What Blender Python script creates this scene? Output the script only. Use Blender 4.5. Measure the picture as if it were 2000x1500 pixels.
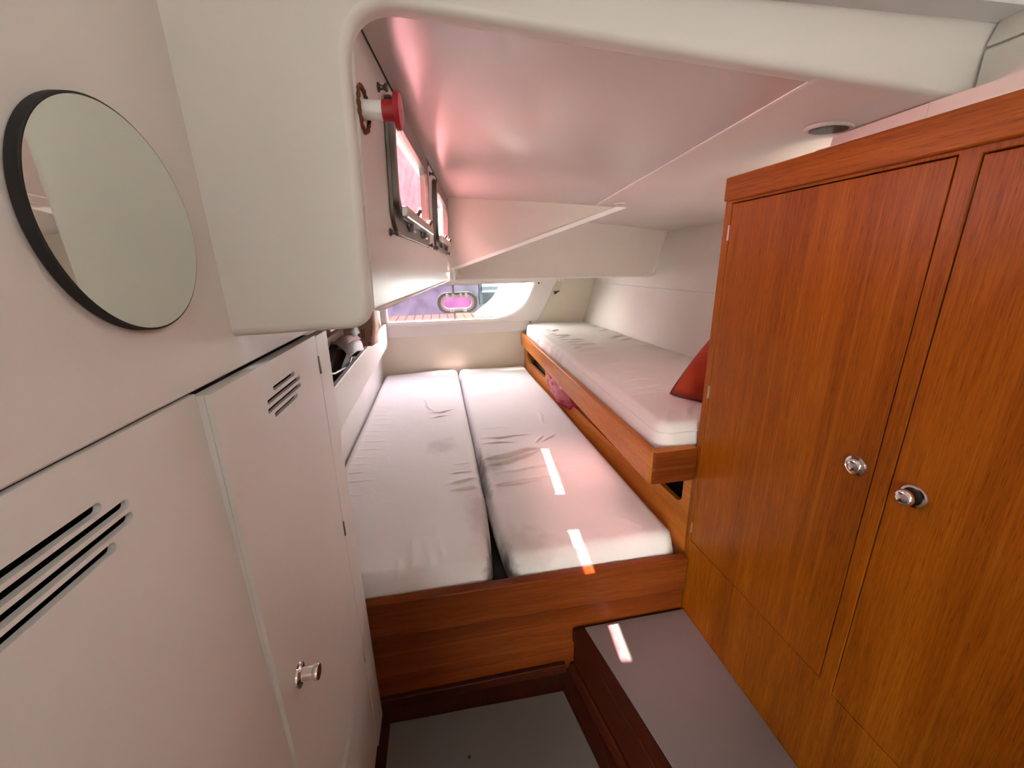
import bpy, bmesh, math, random
import numpy as np
from mathutils import Vector, Matrix
from mathutils.geometry import tessellate_polygon

for o in list(bpy.data.objects):
    bpy.data.objects.remove(o)
scene = bpy.context.scene
COL = scene.collection
PI = math.pi
random.seed(4)

# ------------------------------------------------------------------ camera (z = 0 is the eye level, floor at -1.0)
cam_d = bpy.data.cameras.new('camera')
cam = bpy.data.objects.new('camera', cam_d)
COL.objects.link(cam)
cam_d.sensor_fit = 'HORIZONTAL'
cam_d.sensor_width = 36.0
cam_d.lens = 36.0 * 775.0 / 2000.0
cam_d.clip_start = 0.01
cam_d.clip_end = 200
RIGHT = Vector((0.98291059, -0.18249637, -0.02412169))
DOWN = Vector((-0.0752311, -0.27863706, -0.95744539))
FWD = Vector((0.16800911, 0.94289791, -0.28760472))
cam.matrix_world = Matrix(((RIGHT.x, -DOWN.x, -FWD.x, 0), (RIGHT.y, -DOWN.y, -FWD.y, 0), (RIGHT.z, -DOWN.z, -FWD.z, 0), (0, 0, 0, 1)))
scene.camera = cam

# ------------------------------------------------------------------ sky, sun, exposure
scene.view_settings.view_transform = 'Standard'
scene.view_settings.look = 'None'
scene.view_settings.gamma = 1.0
scene.view_settings.exposure = 0.66
SKY = 30.0
SUN = 50.0
world = bpy.data.worlds.new('sky')
scene.world = world
world.use_nodes = True
wn = world.node_tree
wn.nodes.clear()
w_out = wn.nodes.new('ShaderNodeOutputWorld')
w_bg = wn.nodes.new('ShaderNodeBackground')
w_ramp = wn.nodes.new('ShaderNodeValToRGB')
w_sep = wn.nodes.new('ShaderNodeSeparateXYZ')
w_tc = wn.nodes.new('ShaderNodeTexCoord')
w_map = wn.nodes.new('ShaderNodeMapRange')
w_map.inputs['From Min'].default_value = -0.3
wn.links.new(w_tc.outputs['Generated'], w_sep.inputs[0])
wn.links.new(w_sep.outputs['Z'], w_map.inputs['Value'])
wn.links.new(w_map.outputs[0], w_ramp.inputs[0])
wn.links.new(w_ramp.outputs[0], w_bg.inputs['Color'])
wn.links.new(w_bg.outputs[0], w_out.inputs['Surface'])
e = w_ramp.color_ramp.elements
e[0].position = 0.0; e[0].color = (0.45, 0.44, 0.42, 1)
e[1].position = 1.0; e[1].color = (0.78, 0.88, 1.0, 1)
x = w_ramp.color_ramp.elements.new(0.24); x.color = (1.35, 1.30, 1.22, 1)
w_bg.inputs['Strength'].default_value = SKY

sun_d = bpy.data.lights.new('sun', 'SUN')
sun_d.energy = SUN
sun_d.angle = 0.009
sun_d.color = (1.0, 0.93, 0.84)
sun = bpy.data.objects.new('sun', sun_d)
COL.objects.link(sun)
sun.rotation_euler = Vector((0.32, -0.042, -0.823)).to_track_quat('-Z', 'Y').to_euler()
sun.location = (-2, 1, 5)
# added wide soft sun, standing in for glow scattered by the pink panes
soft_sun_d = bpy.data.lights.new('added_soft_sun', 'SUN')
soft_sun_d.energy = 38.0
soft_sun_d.angle = 0.40
soft_sun_d.color = (1.0, 0.93, 0.86)
soft_sun = bpy.data.objects.new('added_soft_sun', soft_sun_d)
COL.objects.link(soft_sun)
soft_sun.rotation_euler = sun.rotation_euler
soft_sun.location = (-2.2, 1, 5)


def portal(name, loc, direction, w, h):
    d = bpy.data.lights.new(name, 'AREA')
    d.shape = 'RECTANGLE'
    d.size = w; d.size_y = h
    d.cycles.is_portal = True
    o = bpy.data.objects.new(name, d)
    COL.objects.link(o)
    o.location = loc
    o.rotation_euler = Vector(direction).to_track_quat('-Z', 'Z').to_euler()


portal('portal_transom', (0.15, 2.59, -0.215), (0, -1, 0.30), 1.05, 0.28)
portal('portal_coachroof_fore', (-0.05, 0.74, 0.13), (0.993, -0.11, 0), 0.36, 0.16)
portal('portal_coachroof_aft', (0.0, 1.21, 0.13), (0.993, -0.11, 0), 0.36, 0.16)
portal('portal_starboard', (1.16, 0.80, 0.10), (-1, 0, 0), 0.58, 0.08)
portal('portal_companionway', (0.2, -1.09, 0.37), (0, 1, 0), 0.20, 0.20)
portal('portal_added_opening', (0.745, -0.45, 0.43), (-0.9, 0, -0.4), 0.34, 0.14)  # portal for the unseen opening added above the wardrobe


# ------------------------------------------------------------------ materials
def new_mat(name):
    m = bpy.data.materials.new(name)
    m.use_nodes = True
    nt = m.node_tree
    b = nt.nodes['Principled BSDF']
    return m, nt, b


def rgb(c):
    return (c[0], c[1], c[2], 1.0)


def paint(name, color, rough=0.45, bump=0.02, scale=260.0, var=0.06, spec=0.5):
    m, nt, b = new_mat(name)
    tc = nt.nodes.new('ShaderNodeTexCoord')
    n1 = nt.nodes.new('ShaderNodeTexNoise'); n1.inputs['Scale'].default_value = scale; n1.inputs['Detail'].default_value = 2
    n2 = nt.nodes.new('ShaderNodeTexNoise'); n2.inputs['Scale'].default_value = 5.0; n2.inputs['Detail'].default_value = 5
    nt.links.new(tc.outputs['Object'], n1.inputs['Vector'])
    nt.links.new(tc.outputs['Object'], n2.inputs['Vector'])
    mx = nt.nodes.new('ShaderNodeMix'); mx.data_type = 'RGBA'
    mx.inputs[6].default_value = rgb([c * (1 - var) for c in color])
    mx.inputs[7].default_value = rgb([min(1, c * (1 + var)) for c in color])
    nt.links.new(n2.outputs['Fac'], mx.inputs[0])
    nt.links.new(mx.outputs[2], b.inputs['Base Color'])
    b.inputs['Roughness'].default_value = rough
    b.inputs['Specular IOR Level'].default_value = spec
    if bump:
        bp = nt.nodes.new('ShaderNodeBump'); bp.inputs['Strength'].default_value = bump; bp.inputs['Distance'].default_value = 0.002
        nt.links.new(n1.outputs['Fac'], bp.inputs['Height'])
        nt.links.new(bp.outputs[0], b.inputs['Normal'])
    return m


def plain(name, color, rough=0.5, metal=0.0, spec=0.5):
    m, nt, b = new_mat(name)
    b.inputs['Base Color'].default_value = rgb(color)
    b.inputs['Roughness'].default_value = rough
    b.inputs['Metallic'].default_value = metal
    b.inputs['Specular IOR Level'].default_value = spec
    return m


def wood(name, axis, dark, mid, light, rough=0.38, streak=1.0):
    """varnished veneer, grain running along the given axis"""
    m, nt, b = new_mat(name)
    tc = nt.nodes.new('ShaderNodeTexCoord')

    def mp(across, along):
        n = nt.nodes.new('ShaderNodeMapping')
        s = [across, across, across]
        s['xyz'.index(axis)] = along
        n.inputs['Scale'].default_value = s
        nt.links.new(tc.outputs['Object'], n.inputs['Vector'])
        return n

    def noise(mapping, detail, rough_, dist=0.0):
        n = nt.nodes.new('ShaderNodeTexNoise')
        n.inputs['Scale'].default_value = 1.0
        n.inputs['Detail'].default_value = detail
        n.inputs['Roughness'].default_value = rough_
        n.inputs['Distortion'].default_value = dist
        nt.links.new(mapping.outputs[0], n.inputs['Vector'])
        return n
    broad = noise(mp(14, 1.2), 5, 0.6, 0.6)
    fine = noise(mp(420, 14), 4, 0.65)
    pores = noise(mp(900, 45), 2, 0.5)
    mix = nt.nodes.new('ShaderNodeMath'); mix.operation = 'MULTIPLY_ADD'
    mix.inputs[1].default_value = 0.55
    sc = nt.nodes.new('ShaderNodeMath'); sc.operation = 'MULTIPLY'; sc.inputs[1].default_value = 0.45
    nt.links.new(fine.outputs['Fac'], sc.inputs[0])
    nt.links.new(broad.outputs['Fac'], mix.inputs[0])
    nt.links.new(sc.outputs[0], mix.inputs[2])
    r = nt.nodes.new('ShaderNodeValToRGB')
    el = r.color_ramp.elements
    el[0].position = 0.34; el[0].color = rgb(dark)
    el[1].position = 0.67; el[1].color = rgb(light)
    q = el.new(0.50); q.color = rgb(mid)
    nt.links.new(mix.outputs[0], r.inputs[0])
    pr = nt.nodes.new('ShaderNodeMapRange')
    pr.inputs['From Min'].default_value = 0.30; pr.inputs['From Max'].default_value = 0.42
    pr.inputs['To Min'].default_value = 0.62; pr.inputs['To Max'].default_value = 1.0
    nt.links.new(pores.outputs['Fac'], pr.inputs['Value'])
    mul = nt.nodes.new('ShaderNodeMix'); mul.data_type = 'RGBA'; mul.blend_type = 'MULTIPLY'
    mul.inputs[0].default_value = streak
    nt.links.new(r.outputs[0], mul.inputs[6])
    nt.links.new(pr.outputs[0], mul.inputs[7])
    st_n = noise(mp(85, 1.6), 2, 0.5, 0.3)
    sr = nt.nodes.new('ShaderNodeMapRange')
    sr.inputs['From Min'].default_value = 0.60; sr.inputs['From Max'].default_value = 0.74
    sr.inputs['To Min'].default_value = 0.0; sr.inputs['To Max'].default_value = 0.38
    nt.links.new(st_n.outputs['Fac'], sr.inputs['Value'])
    pale = nt.nodes.new('ShaderNodeMix'); pale.data_type = 'RGBA'
    pale.inputs[7].default_value = rgb([min(1, light[0] * 1.12), min(1, light[1] * 1.25), min(1, light[2] * 1.6)])
    nt.links.new(sr.outputs[0], pale.inputs[0]); nt.links.new(mul.outputs[2], pale.inputs[6])
    nt.links.new(pale.outputs[2], b.inputs['Base Color'])
    b.inputs['Roughness'].default_value = rough
    b.inputs['Specular IOR Level'].default_value = 0.15
    bp = nt.nodes.new('ShaderNodeBump'); bp.inputs['Strength'].default_value = 0.08; bp.inputs['Distance'].default_value = 0.001
    nt.links.new(fine.outputs['Fac'], bp.inputs['Height'])
    nt.links.new(bp.outputs[0], b.inputs['Normal'])
    return m


def cloth(name, color, stain=None, stains=()):
    """woven cover; stains = list of (centre, radii, colour, strength) in object coordinates"""
    m, nt, b = new_mat(name)
    tc = nt.nodes.new('ShaderNodeTexCoord')
    n2 = nt.nodes.new('ShaderNodeTexNoise'); n2.inputs['Scale'].default_value = 4.0; n2.inputs['Detail'].default_value = 5
    nt.links.new(tc.outputs['Object'], n2.inputs['Vector'])
    mx = nt.nodes.new('ShaderNodeMix'); mx.data_type = 'RGBA'
    mx.inputs[6].default_value = rgb([c * 0.90 for c in color])
    mx.inputs[7].default_value = rgb([min(1, c * 1.06) for c in color])
    nt.links.new(n2.outputs['Fac'], mx.inputs[0])
    last = mx.outputs[2]
    for c, rad, colr, st in stains:
        mapn = nt.nodes.new('ShaderNodeMapping'); mapn.vector_type = 'POINT'
        mapn.inputs['Location'].default_value = [-c[i] / rad[i] for i in range(3)]
        mapn.inputs['Scale'].default_value = [1 / rad[i] for i in range(3)]
        nt.links.new(tc.outputs['Object'], mapn.inputs['Vector'])
        ln = nt.nodes.new('ShaderNodeVectorMath'); ln.operation = 'LENGTH'
        nt.links.new(mapn.outputs[0], ln.inputs[0])
        nz = nt.nodes.new('ShaderNodeTexNoise'); nz.inputs['Scale'].default_value = 26; nz.inputs['Detail'].default_value = 4
        nt.links.new(tc.outputs['Object'], nz.inputs['Vector'])
        ad = nt.nodes.new('ShaderNodeMath'); ad.operation = 'MULTIPLY_ADD'; ad.inputs[1].default_value = 1.1
        nt.links.new(nz.outputs['Fac'], ad.inputs[0]); nt.links.new(ln.outputs['Value'], ad.inputs[2])
        mr = nt.nodes.new('ShaderNodeMapRange'); mr.interpolation_type = 'SMOOTHSTEP'
        mr.inputs['From Min'].default_value = 0.75; mr.inputs['From Max'].default_value = 1.6
        mr.inputs['To Min'].default_value = st; mr.inputs['To Max'].default_value = 0.0
        nt.links.new(ad.outputs[0], mr.inputs['Value'])
        m2 = nt.nodes.new('ShaderNodeMix'); m2.data_type = 'RGBA'
        m2.inputs[7].default_value = rgb(colr)
        nt.links.new(last, m2.inputs[6]); nt.links.new(mr.outputs[0], m2.inputs[0])
        last = m2.outputs[2]
    nt.links.new(last, b.inputs['Base Color'])
    b.inputs['Roughness'].default_value = 0.85
    b.inputs['Specular IOR Level'].default_value = 0.25
    b.inputs['Sheen Weight'].default_value = 0.04
    n1 = nt.nodes.new('ShaderNodeTexNoise'); n1.inputs['Scale'].default_value = 700; n1.inputs['Detail'].default_value = 1
    n3 = nt.nodes.new('ShaderNodeTexNoise'); n3.inputs['Scale'].default_value = 22; n3.inputs['Detail'].default_value = 5; n3.inputs['Distortion'].default_value = 0.8
    nt.links.new(tc.outputs['Object'], n1.inputs['Vector']); nt.links.new(tc.outputs['Object'], n3.inputs['Vector'])
    b1 = nt.nodes.new('ShaderNodeBump'); b1.inputs['Strength'].default_value = 0.12; b1.inputs['Distance'].default_value = 0.0008
    b2 = nt.nodes.new('ShaderNodeBump'); b2.inputs['Strength'].default_value = 0.25; b2.inputs['Distance'].default_value = 0.004
    nt.links.new(n1.outputs['Fac'], b1.inputs['Height']); nt.links.new(n3.outputs['Fac'], b2.inputs['Height'])
    nt.links.new(b2.outputs[0], b1.inputs['Normal']); nt.links.new(b1.outputs[0], b.inputs['Normal'])
    return m


def tinted(name, color, gloss=0.06, texture=None):
    """thin tinted acrylic: straight-through tint plus a little mirror gloss"""
    m = bpy.data.materials.new(name); m.use_nodes = True
    nt = m.node_tree; nt.nodes.clear()
    out = nt.nodes.new('ShaderNodeOutputMaterial')
    tr = nt.nodes.new('ShaderNodeBsdfTransparent'); tr.inputs[0].default_value = rgb(color)
    gl = nt.nodes.new('ShaderNodeBsdfGlossy'); gl.inputs['Roughness'].default_value = 0.05
    mix = nt.nodes.new('ShaderNodeMixShader'); mix.inputs[0].default_value = gloss
    if texture:
        tc = nt.nodes.new('ShaderNodeTexCoord')
        nz = nt.nodes.new('ShaderNodeTexNoise'); nz.inputs['Scale'].default_value = 18; nz.inputs['Detail'].default_value = 4; nz.inputs['Distortion'].default_value = 2.5
        nt.links.new(tc.outputs['Object'], nz.inputs['Vector'])
        rp = nt.nodes.new('ShaderNodeValToRGB')
        rp.color_ramp.elements[0].position = 0.36; rp.color_ramp.elements[0].color = rgb(texture)
        rp.color_ramp.elements[1].position = 0.60; rp.color_ramp.elements[1].color = rgb(color)
        nt.links.new(nz.outputs['Fac'], rp.inputs[0]); nt.links.new(rp.outputs[0], tr.inputs[0])
    nt.links.new(tr.outputs[0], mix.inputs[1]); nt.links.new(gl.outputs[0], mix.inputs[2])
    nt.links.new(mix.outputs[0], out.inputs[0])
    return m


M_WALL = paint('white_wall_paint', (0.70, 0.66, 0.61), 0.50, 0.05)
M_BULK = paint('white_moulding_paint', (0.70, 0.675, 0.625), 0.40, 0.03)
M_CEIL = paint('satin_white_headliner', (0.62, 0.575, 0.54), 0.215, 0.012, 120, 0.06, 0.95)
M_SIDE = paint('satin_white_coaming', (0.66, 0.60, 0.56), 0.30, 0.02, 140)
M_HULL = paint('textured_vinyl_lining', (0.74, 0.69, 0.63), 0.75, 0.10, 300)
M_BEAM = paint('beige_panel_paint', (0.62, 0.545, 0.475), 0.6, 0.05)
M_LOCK = paint('white_laminate', (0.73, 0.71, 0.665), 0.38, 0.02)
M_AFT = paint('cream_transom_paint', (0.70, 0.63, 0.50), 0.45, 0.04)
M_TRIMW = paint('white_trim', (0.80, 0.78, 0.74), 0.30, 0.0)
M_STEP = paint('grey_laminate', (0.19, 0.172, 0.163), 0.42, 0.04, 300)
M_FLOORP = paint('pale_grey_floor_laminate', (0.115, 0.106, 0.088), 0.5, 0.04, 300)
M_DECKW = paint('white_gelcoat', (0.60, 0.59, 0.57), 0.4, 0.0)
M_NONSKID = paint('grey_nonskid', (0.13, 0.13, 0.13), 0.9, 0.2)
TD, TM, TL = (0.150, 0.033, 0.001), (0.27, 0.070, 0.002), (0.39, 0.122, 0.006)
M_WOODV = wood('teak_veneer_upright', 'z', TD, TM, TL)
M_WOODH = wood('teak_lengthwise', 'y', TD, TM, TL)
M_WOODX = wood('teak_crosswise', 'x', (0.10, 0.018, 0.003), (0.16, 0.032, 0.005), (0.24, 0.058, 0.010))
M_RAIL = wood('pale_teak_rail', 'y', (0.32, 0.085, 0.010), (0.45, 0.138, 0.018), (0.57, 0.21, 0.036))
M_DARKW = wood('dark_mahogany', 'y', (0.026, 0.005, 0.002), (0.042, 0.009, 0.003), (0.065, 0.015, 0.005))
M_BLACK = plain('black_gap', (0.012, 0.010, 0.009), 0.8)
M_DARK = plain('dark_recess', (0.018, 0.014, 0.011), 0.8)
M_GREYB = plain('grey_lining_board', (0.30, 0.29, 0.27), 0.6)
M_CHROME = plain('chrome', (0.80, 0.78, 0.76), 0.10, 1.0)
M_STEEL = plain('brushed_steel', (0.42, 0.39, 0.37), 0.30, 1.0)
M_DSTEEL = plain('tarnished_steel', (0.15, 0.13, 0.115), 0.42, 1.0)
M_GREYP = plain('grey_plastic', (0.22, 0.21, 0.19), 0.45)
M_LGREYP = plain('light_grey_plastic', (0.60, 0.57, 0.52), 0.45)
M_WHITEP = plain('white_plastic', (0.82, 0.80, 0.77), 0.35)
M_REDP = plain('red_plastic', (0.36, 0.008, 0.020), 0.3)
M_RUST = paint('rusty_sealant', (0.13, 0.035, 0.008), 0.8, 0.3, 200, 0.4)
M_MIRROR = plain('mirror_silvering', (0.76, 0.80, 0.73), 0.015, 1.0)
M_PINK = tinted('pink_acrylic', (0.82, 0.56, 0.59), 0.05, (0.76, 0.45, 0.49))
M_CLEAR = tinted('clear_acrylic', (0.73, 0.74, 0.73), 0.05)
M_STRIP = tinted('hazy_clear_strip', (0.72, 0.70, 0.68), 0.05)
M_PURPLE = tinted('lilac_tinted_acrylic', (0.72, 0.65, 0.71), 0.05)
M_PINKP = tinted('rose_tinted_acrylic', (0.96, 0.60, 0.80), 0.05)
M_MATT = cloth('off_white_cotton', (0.74, 0.71, 0.66))
M_CUSH = cloth('rust_red_corduroy', (0.29, 0.030, 0.006))
M_SEAM = plain('orange_seam_thread', (0.40, 0.085, 0.03), 0.8)
M_CUSHP = plain('maroon_piping', (0.10, 0.008, 0.01), 0.8)


# ------------------------------------------------------------------ mesh helpers
def finish(name, bm, mat, parent=None, bevel=0.0, smooth=40, seg=2):
    bmesh.ops.recalc_face_normals(bm, faces=bm.faces)
    me = bpy.data.meshes.new(name)
    if parent is not None:
        base = WORLD_LOC[parent.name]
        bmesh.ops.translate(bm, verts=bm.verts, vec=-base)
    bm.to_mesh(me)
    bm.free()
    o = bpy.data.objects.new(name, me)
    COL.objects.link(o)
    me.materials.append(mat)
    if smooth:
        me.polygons.foreach_set('use_smooth', [True] * len(me.polygons))
        me.set_sharp_from_angle(angle=math.radians(smooth))
    if bevel:
        md = o.modifiers.new('bevel', 'BEVEL')
        md.width = bevel; md.segments = seg; md.limit_method = 'ANGLE'; md.angle_limit = math.radians(35)
        wn_ = o.modifiers.new('weighted_normal', 'WEIGHTED_NORMAL'); wn_.keep_sharp = True
    if parent is not None:
        o.parent = parent
        WORLD_LOC[o.name] = base
    else:
        WORLD_LOC[o.name] = Vector((0, 0, 0))
    return o


WORLD_LOC = {}


def thing(name, label, cat, loc=(0, 0, 0), group=None):
    o = bpy.data.objects.new(name, None)
    o.empty_display_size = 0.05
    COL.objects.link(o)
    o.location = loc
    o['label'] = label; o['category'] = cat
    if group: o['group'] = group
    WORLD_LOC[o.name] = Vector(loc)
    return o


def tag(o, label, cat, group=None, kind=None):
    if label: o['label'] = label
    if cat: o['category'] = cat
    if group: o['group'] = group
    if kind: o['kind'] = kind
    return o


def struct(name, bm, mat, bevel=0.0, label=None, smooth=40, seg=2):
    o = finish(name, bm, mat, None, bevel, smooth, seg)
    o['kind'] = 'structure'
    if label: o['label'] = label
    o['category'] = name.split('_')[0]
    return o


def add_hex(bm, c):
    """8 corners: bottom 4 (ccw), top 4"""
    v = [bm.verts.new(Vector(p)) for p in c]
    for f in ((0, 3, 2, 1), (4, 5, 6, 7), (0, 1, 5, 4), (1, 2, 6, 5), (2, 3, 7, 6), (3, 0, 4, 7)):
        bm.faces.new([v[i] for i in f])


def add_box(bm, x0, x1, y0, y1, z0, z1):
    add_hex(bm, [(x0, y0, z0), (x1, y0, z0), (x1, y1, z0), (x0, y1, z0), (x0, y0, z1), (x1, y0, z1), (x1, y1, z1), (x0, y1, z1)])


def box(x0, x1, y0, y1, z0, z1):
    bm = bmesh.new(); add_box(bm, x0, x1, y0, y1, z0, z1); return bm


def hexa(c):
    bm = bmesh.new(); add_hex(bm, c); return bm


def slab(quad, off):
    """a quad (or polygon) given thickness by the vector off"""
    bm = bmesh.new()
    off = Vector(off)
    a = [bm.verts.new(Vector(p)) for p in quad]
    b = [bm.verts.new(Vector(p) + off) for p in quad]
    bm.faces.new(a); bm.faces.new(b[::-1])
    n = len(a)
    for i in range(n):
        bm.faces.new((a[i], b[i], b[(i + 1) % n], a[(i + 1) % n]))
    return bm


def plate(outer, holes, fn, thick, bm=None, w0=0.0):
    """flat plate with holes; fn(u, v, w) -> point"""
    if bm is None: bm = bmesh.new()
    loops = [outer] + list(holes)
    flat = [p for l in loops for p in l]
    tri = tessellate_polygon([[Vector((p[0], p[1], 0)) for p in l] for l in loops])
    f = [bm.verts.new(Vector(fn(p[0], p[1], w0))) for p in flat]
    b = [bm.verts.new(Vector(fn(p[0], p[1], w0 + thick))) for p in flat]
    for t in tri:
        try:
            bm.faces.new([f[i] for i in t]); bm.faces.new([b[i] for i in t][::-1])
        except ValueError:
            pass
    s = 0
    for l in loops:
        n = len(l)
        for i in range(n):
            j = (i + 1) % n
            bm.faces.new((f[s + i], f[s + j], b[s + j], b[s + i]))
        s += n
    return bm


def rrect(u0, v0, u1, v1, r, n=6):
    pts = []
    for cx, cy, a0 in ((u1 - r, v0 + r, -90), (u1 - r, v1 - r, 0), (u0 + r, v1 - r, 90), (u0 + r, v0 + r, 180)):
        for k in range(n + 1):
            a = math.radians(a0 + 90 * k / n)
            pts.append((cx + r * math.cos(a), cy + r * math.sin(a)))
    return pts


def rquad(pts, r, n=5):
    """round the corners of an arbitrary convex polygon"""
    out = []
    m = len(pts)
    for i in range(m):
        p0, p, p1 = Vector(pts[i - 1]), Vector(pts[i]), Vector(pts[(i + 1) % m])
        rr = r[i] if isinstance(r, (list, tuple)) else r
        if rr <= 0:
            out.append((p.x, p.y)); continue
        a = (p0 - p).normalized(); b = (p1 - p).normalized()
        for k in range(n + 1):
            t = k / n
            q = (p + a * rr) * (1 - t) ** 2 + p * 2 * t * (1 - t) + (p + b * rr) * t ** 2
            out.append((q.x, q.y))
    return out


def frame_of(axis):
    a = Vector(axis).normalized()
    h = Vector((0, 0, 1)) if abs(a.z) < 0.9 else Vector((1, 0, 0))
    u = h.cross(a).normalized()
    return a, u, a.cross(u)


def add_lathe(bm, prof, origin, axis, n=28, cap=True):
    """profile of (radius, height) turned round the axis"""
    a, u, v = frame_of(axis)
    o = Vector(origin)
    rings = []
    for r, h in prof:
        rings.append([bm.verts.new(o + a * h + (u * math.cos(2 * PI * k / n) + v * math.sin(2 * PI * k / n)) * max(r, 1e-5)) for k in range(n)])
    for i in range(len(rings) - 1):
        for k in range(n):
            bm.faces.new((rings[i][k], rings[i][(k + 1) % n], rings[i + 1][(k + 1) % n], rings[i + 1][k]))
    if cap:
        bm.faces.new(rings[0][::-1]); bm.faces.new(rings[-1])


def lathe(prof, origin, axis, n=28, cap=True):
    bm = bmesh.new(); add_lathe(bm, prof, origin, axis, n, cap); return bm


def smooth_path(pts, sub=8, closed=False):
    P = [Vector(p) for p in pts]
    out = []
    n = len(P)
    rng = n if closed else n - 1
    for i in range(rng):
        p0 = P[i - 1] if (i > 0 or closed) else P[0]
        p1 = P[i]; p2 = P[(i + 1) % n]
        p3 = P[(i + 2) % n] if (i + 2 < n or closed) else P[-1]
        for k in range(sub):
            t = k / sub
            out.append(0.5 * ((2 * p1) + (-p0 + p2) * t + (2 * p0 - 5 * p1 + 4 * p2 - p3) * t * t + (-p0 + 3 * p1 - 3 * p2 + p3) * t ** 3))
    if not closed: out.append(P[-1])
    return out


def add_tube(bm, path, r, n=10, closed=False):
    P = [Vector(p) for p in path]
    m = len(P)
    rings = []
    prev = None
    for i in range(m):
        if closed: t = (P[(i + 1) % m] - P[i - 1]).normalized()
        else: t = (P[min(i + 1, m - 1)] - P[max(i - 1, 0)]).normalized()
        if prev is None:
            u = frame_of(t)[1]
        else:
            u = (prev - t * prev.dot(t)).normalized()
        prev = u
        v = t.cross(u)
        rr = r[i] if isinstance(r, (list, tuple)) else r
        rings.append([bm.verts.new(P[i] + (u * math.cos(2 * PI * k / n) + v * math.sin(2 * PI * k / n)) * rr) for k in range(n)])
    rng = m if closed else m - 1
    for i in range(rng):
        A = rings[i]; B = rings[(i + 1) % m]
        for k in range(n):
            bm.faces.new((A[k], A[(k + 1) % n], B[(k + 1) % n], B[k]))
    if not closed:
        bm.faces.new(rings[0][::-1]); bm.faces.new(rings[-1])


def tube(path, r, n=10, closed=False):
    bm = bmesh.new(); add_tube(bm, path, r, n, closed); return bm


def children(o):
    return [c for c in bpy.data.objects if c.parent == o]


def copy_tree(o, parent=None):
    c = o.copy(); COL.objects.link(c)
    c.parent = parent
    for ch in children(o):
        copy_tree(ch, c)
    return c


# ================================================================== THE CABIN SHELL
# floor
struct('floor', box(-0.9, 1.15, -1.3, 2.66, -1.06, -1.003), M_DARKW, label='dark wooden cabin sole')
# left wall with the mirror, its lower edge overhangs the lockers
struct('wall_left', box(-0.235, -0.20, -1.1, 0.70, -0.0925, 0.62), M_WALL, 0.002, 'white panelled wall above the lockers')


# bulkhead with the big rounded opening
def bpt(u, v, w): return (u, 0.43 + w, v)


def rolled_plate(path, far_pts, fn, thick, r, nseg=6):
    """plate whose edge along path is rolled over with radius r; far_pts close the outline"""
    m = len(path)
    nrm = []
    for i in range(m):
        p0 = Vector(path[max(i - 1, 0)]); p1 = Vector(path[min(i + 1, m - 1)])
        t = (p1 - p0).normalized()
        nrm.append(Vector((-t.y, t.x)))
    bm = bmesh.new()
    rings = []
    for q in range(nseg + 1):
        a = PI / 2 * q / nseg
        ins, w = r * (1 - math.sin(a)), r * (1 - math.cos(a))
        rings.append([bm.verts.new(Vector(fn(path[i][0] + nrm[i].x * ins, path[i][1] + nrm[i].y * ins, w))) for i in range(m)])
    rings.append([bm.verts.new(Vector(fn(p[0], p[1], thick))) for p in path])
    for A, B in zip(rings[:-1], rings[1:]):
        for i in range(m - 1):
            bm.faces.new((A[i], A[i + 1], B[i + 1], B[i]))
    for ring, w, ins in ((rings[0], 0.0, r), (rings[-1], thick, 0.0)):
        far = [bm.verts.new(Vector(fn(p[0], p[1], w))) for p in far_pts]
        flat = [Vector((path[i][0] + nrm[i].x * ins, path[i][1] + nrm[i].y * ins, 0)) for i in range(m)] + [Vector((p[0], p[1], 0)) for p in far_pts]
        vs_ = [bm.verts.new(v.co) for v in ring] + far
        for t in tessellate_polygon([flat]):
            try: bm.faces.new([vs_[k] for k in t])
            except ValueError: pass
    return bm


bulk_path = rquad([(-0.2, -0.0615), (-0.0680, -0.059), (-0.0600, 0.2185), (0.645, 0.170)], [0, 0.026, 0.050, 0], 14)
struct('wall_bulkhead', rolled_plate(bulk_path, [(0.645, 0.62), (-0.2, 0.62)], bpt, 0.0165, 0.008), M_BULK, 0, 'white moulded bulkhead with a rounded opening', 50)

# right upper panel beside the wardrobe, leaning outwards
struct('wall_right', box(0.622, 0.70, -1.1, 0.427, 0.13, 0.218), M_BULK, 0.003, 'white side panel above the wardrobe')
struct('wall_right_upper', plate([(-1.1, 0.220), (0.427, 0.220), (0.427, 0.62), (-1.1, 0.62)], [rrect(-0.57, 0.37, -0.33, 0.465, 0.04)], lambda u, v, w: (0.622 + (v - 0.22) * 0.42 + w, u, v), 0.03), M_BULK, 0.002, 'white sloping panel above the wardrobe')  # hole is an unseen opening added to light the left wall
struct('trim_1', hexa([(0.592, 0.447, 0.135), (0.622, 0.447, 0.135), (0.622, 0.575, 0.135), (0.592, 0.575, 0.135), (0.592, 0.447, 0.173), (0.622, 0.447, 0.171), (0.622, 0.575, 0.171), (0.599, 0.575, 0.172)]), M_WALL, 0.001, 'white filler strip between the wardrobe top and the ceiling')
struct('trim_9', hexa([(0.592, -0.6, 0.135), (0.6215, -0.6, 0.135), (0.6215, 0.4465, 0.135), (0.592, 0.4465, 0.135), (0.592, -0.6, 0.1728), (0.6215, -0.6, 0.1708), (0.6215, 0.4465, 0.1708), (0.592, 0.4465, 0.1728)]), M_WALL, 0, 'white strip under the bulkhead beside the wardrobe top')
struct('trim_8', box(0.572, 0.590, -0.6, 0.575, 0.1478, 0.1530), M_TRIMW, 0.002, 'pale bead lying along the top of the wardrobe header')

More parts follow.
